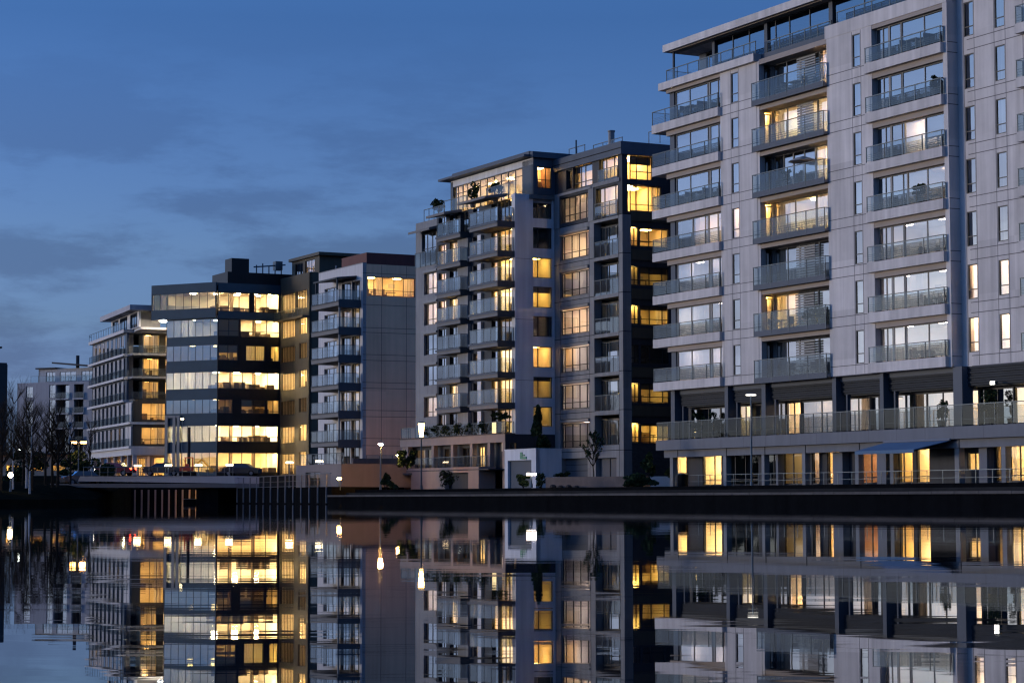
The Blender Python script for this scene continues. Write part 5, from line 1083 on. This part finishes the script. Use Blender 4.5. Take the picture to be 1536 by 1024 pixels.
for u, k, hz, nm in ((4.6, 6, .6, 'topmost left-hand'), (17.0, 6, .17, 'topmost middle'), (15.2, 1, .17, 'second lowest middle'), (17.6, 0, .17, 'lowest middle'), (29.4, 6, .6, 'topmost right-hand'), (5.2, 4, .6, 'third highest left-hand')):
    table(u, .15, L[k] + hz, 'grey table on the %s balcony of the nearest block' % nm)
    chair(u - .9, .15, L[k] + hz, 'grey chair left of the table on the %s balcony' % nm, -1); chair(u + .9, .15, L[k] + hz, 'grey chair right of the table on the %s balcony' % nm, 1)
# ================================================================== dusk sky, afterglow, camera
W = bpy.data.worlds.new('World'); sc.world = W; W.use_nodes = True; nt = W.node_tree
bg = nt.nodes['Background']; SAZ = radians(-84); SEL = radians(3.0)
sky = N(nt, 'ShaderNodeTexSky'); sky.sky_type = 'NISHITA'; sky.sun_disc = False; sky.sun_elevation = SEL; sky.sun_rotation = SAZ
tc = N(nt, 'ShaderNodeTexCoord'); sx = N(nt, 'ShaderNodeSeparateXYZ'); nt.links.new(tc.outputs['Generated'], sx.inputs[0])
rp = N(nt, 'ShaderNodeValToRGB'); mrp = N(nt, 'ShaderNodeMapRange'); mrp.inputs['From Max'].default_value = .5; nt.links.new(sx.outputs[2], mrp.inputs[0]); nt.links.new(mrp.outputs[0], rp.inputs[0])
els = rp.color_ramp.elements
for k, (p_, c_) in enumerate(SKYRAMP):
    e_ = els[k] if k < 2 else els.new(p_)
    e_.position = p_; e_.color = (c_[0] / 40, c_[1] / 40, c_[2] / 40, 1)
tint = N(nt, 'ShaderNodeMix'); tint.data_type = 'RGBA'; tint.blend_type = 'MULTIPLY'; tint.inputs[0].default_value = 1; nt.links.new(rp.outputs[0], tint.inputs[7])
x10 = N(nt, 'ShaderNodeVectorMath', operation='SCALE'); x10.inputs['Scale'].default_value = 40.; dt = N(nt, 'ShaderNodeVectorMath', operation='DOT_PRODUCT'); dt.inputs[1].default_value = (sin(SAZ), cos(SAZ), 0); nt.links.new(tc.outputs['Generated'], dt.inputs[0])
gb = N(nt, 'ShaderNodeMapRange'); gb.interpolation_type = 'SMOOTHSTEP'; gb.inputs['From Min'].default_value = .35; gb.inputs['From Max'].default_value = .95; gb.inputs['To Min'].default_value = 40.; gb.inputs['To Max'].default_value = 40. * GLOW; nt.links.new(dt.outputs['Value'], gb.inputs[0]); nt.links.new(gb.outputs[0], x10.inputs['Scale'])
nt.links.new(sky.outputs[0], x10.inputs[0]); nt.links.new(x10.outputs[0], tint.inputs[6])
mp = N(nt, 'ShaderNodeMapping'); mp.inputs['Scale'].default_value = (1, 1, 3.6); mp.inputs['Location'].default_value = CLOUDLOC
nt.links.new(tc.outputs['Generated'], mp.inputs['Vector'])
n1 = N(nt, 'ShaderNodeTexNoise'); n1.inputs['Scale'].default_value = 9.; n1.inputs['Detail'].default_value = 8; n1.inputs['Roughness'].default_value = .62; nt.links.new(mp.outputs[0], n1.inputs['Vector'])
r1 = N(nt, 'ShaderNodeMapRange'); r1.interpolation_type = 'SMOOTHSTEP'; r1.inputs['From Min'].default_value = .44; r1.inputs['From Max'].default_value = .60; nt.links.new(n1.outputs['Fac'], r1.inputs['Value'])
r2 = N(nt, 'ShaderNodeMapRange'); r2.interpolation_type = 'SMOOTHSTEP'; r2.inputs['From Min'].default_value = .10; r2.inputs['From Max'].default_value = .235; r2.inputs['To Min'].default_value = .6; r2.inputs['To Max'].default_value = .0; nt.links.new(sx.outputs[2], r2.inputs['Value'])
mu = N(nt, 'ShaderNodeMath', operation='MULTIPLY'); nt.links.new(r1.outputs[0], mu.inputs[0]); nt.links.new(r2.outputs[0], mu.inputs[1])
cl = N(nt, 'ShaderNodeMix'); cl.data_type = 'RGBA'; cl.blend_type = 'MULTIPLY'; cl.inputs[7].default_value = (.52, .50, .55, 1)
nt.links.new(mu.outputs[0], cl.inputs[0]); nt.links.new(tint.outputs[2], cl.inputs[6]); nt.links.new(cl.outputs[2], bg.inputs[0]); bg.inputs[1].default_value = SKYSTR
sd = bpy.data.lights.new('sun', 'SUN'); sd.energy = SUNE; sd.angle = radians(12); sd.color = (1., .84, .74)
so = bpy.data.objects.new('sun', sd); COL.objects.link(so)
v = Vector((sin(SAZ) * cos(SEL), cos(SAZ) * cos(SEL), sin(SEL))); so.rotation_euler = v.to_track_quat('Z', 'Y').to_euler()
cd = bpy.data.cameras.new('camera'); cam = bpy.data.objects.new('camera', cd); COL.objects.link(cam)
cd.sensor_width = 36.; cd.lens = 3300 * 36 / 1536; cd.clip_end = 9000; cd.clip_start = .1
T_ = atan((748 - 512) / 3300.); ROLL = .002
from mathutils import Matrix
cam.matrix_world = Matrix.Translation((0, 0, .4)) @ Matrix.Rotation(pi / 2 + T_, 4, 'X') @ Matrix.Rotation(-ROLL, 4, 'Z')
sc.camera = cam
sc.view_settings.view_transform = 'Standard'; sc.view_settings.look = 'None'; sc.view_settings.gamma = 1; sc.view_settings.exposure = 0.; sc.view_settings.use_curve_mapping = False
sc.render.engine = 'CYCLES'; c = sc.cycles
c.max_bounces = 10; c.diffuse_bounces = 3; c.glossy_bounces = 5; c.transmission_bounces = 4; c.transparent_max_bounces = 24
c.use_denoising = True; c.caustics_reflective = False; c.caustics_refractive = False; c.sample_clamp_indirect = 40; c.use_light_tree = True
c.filter_width = 1.3
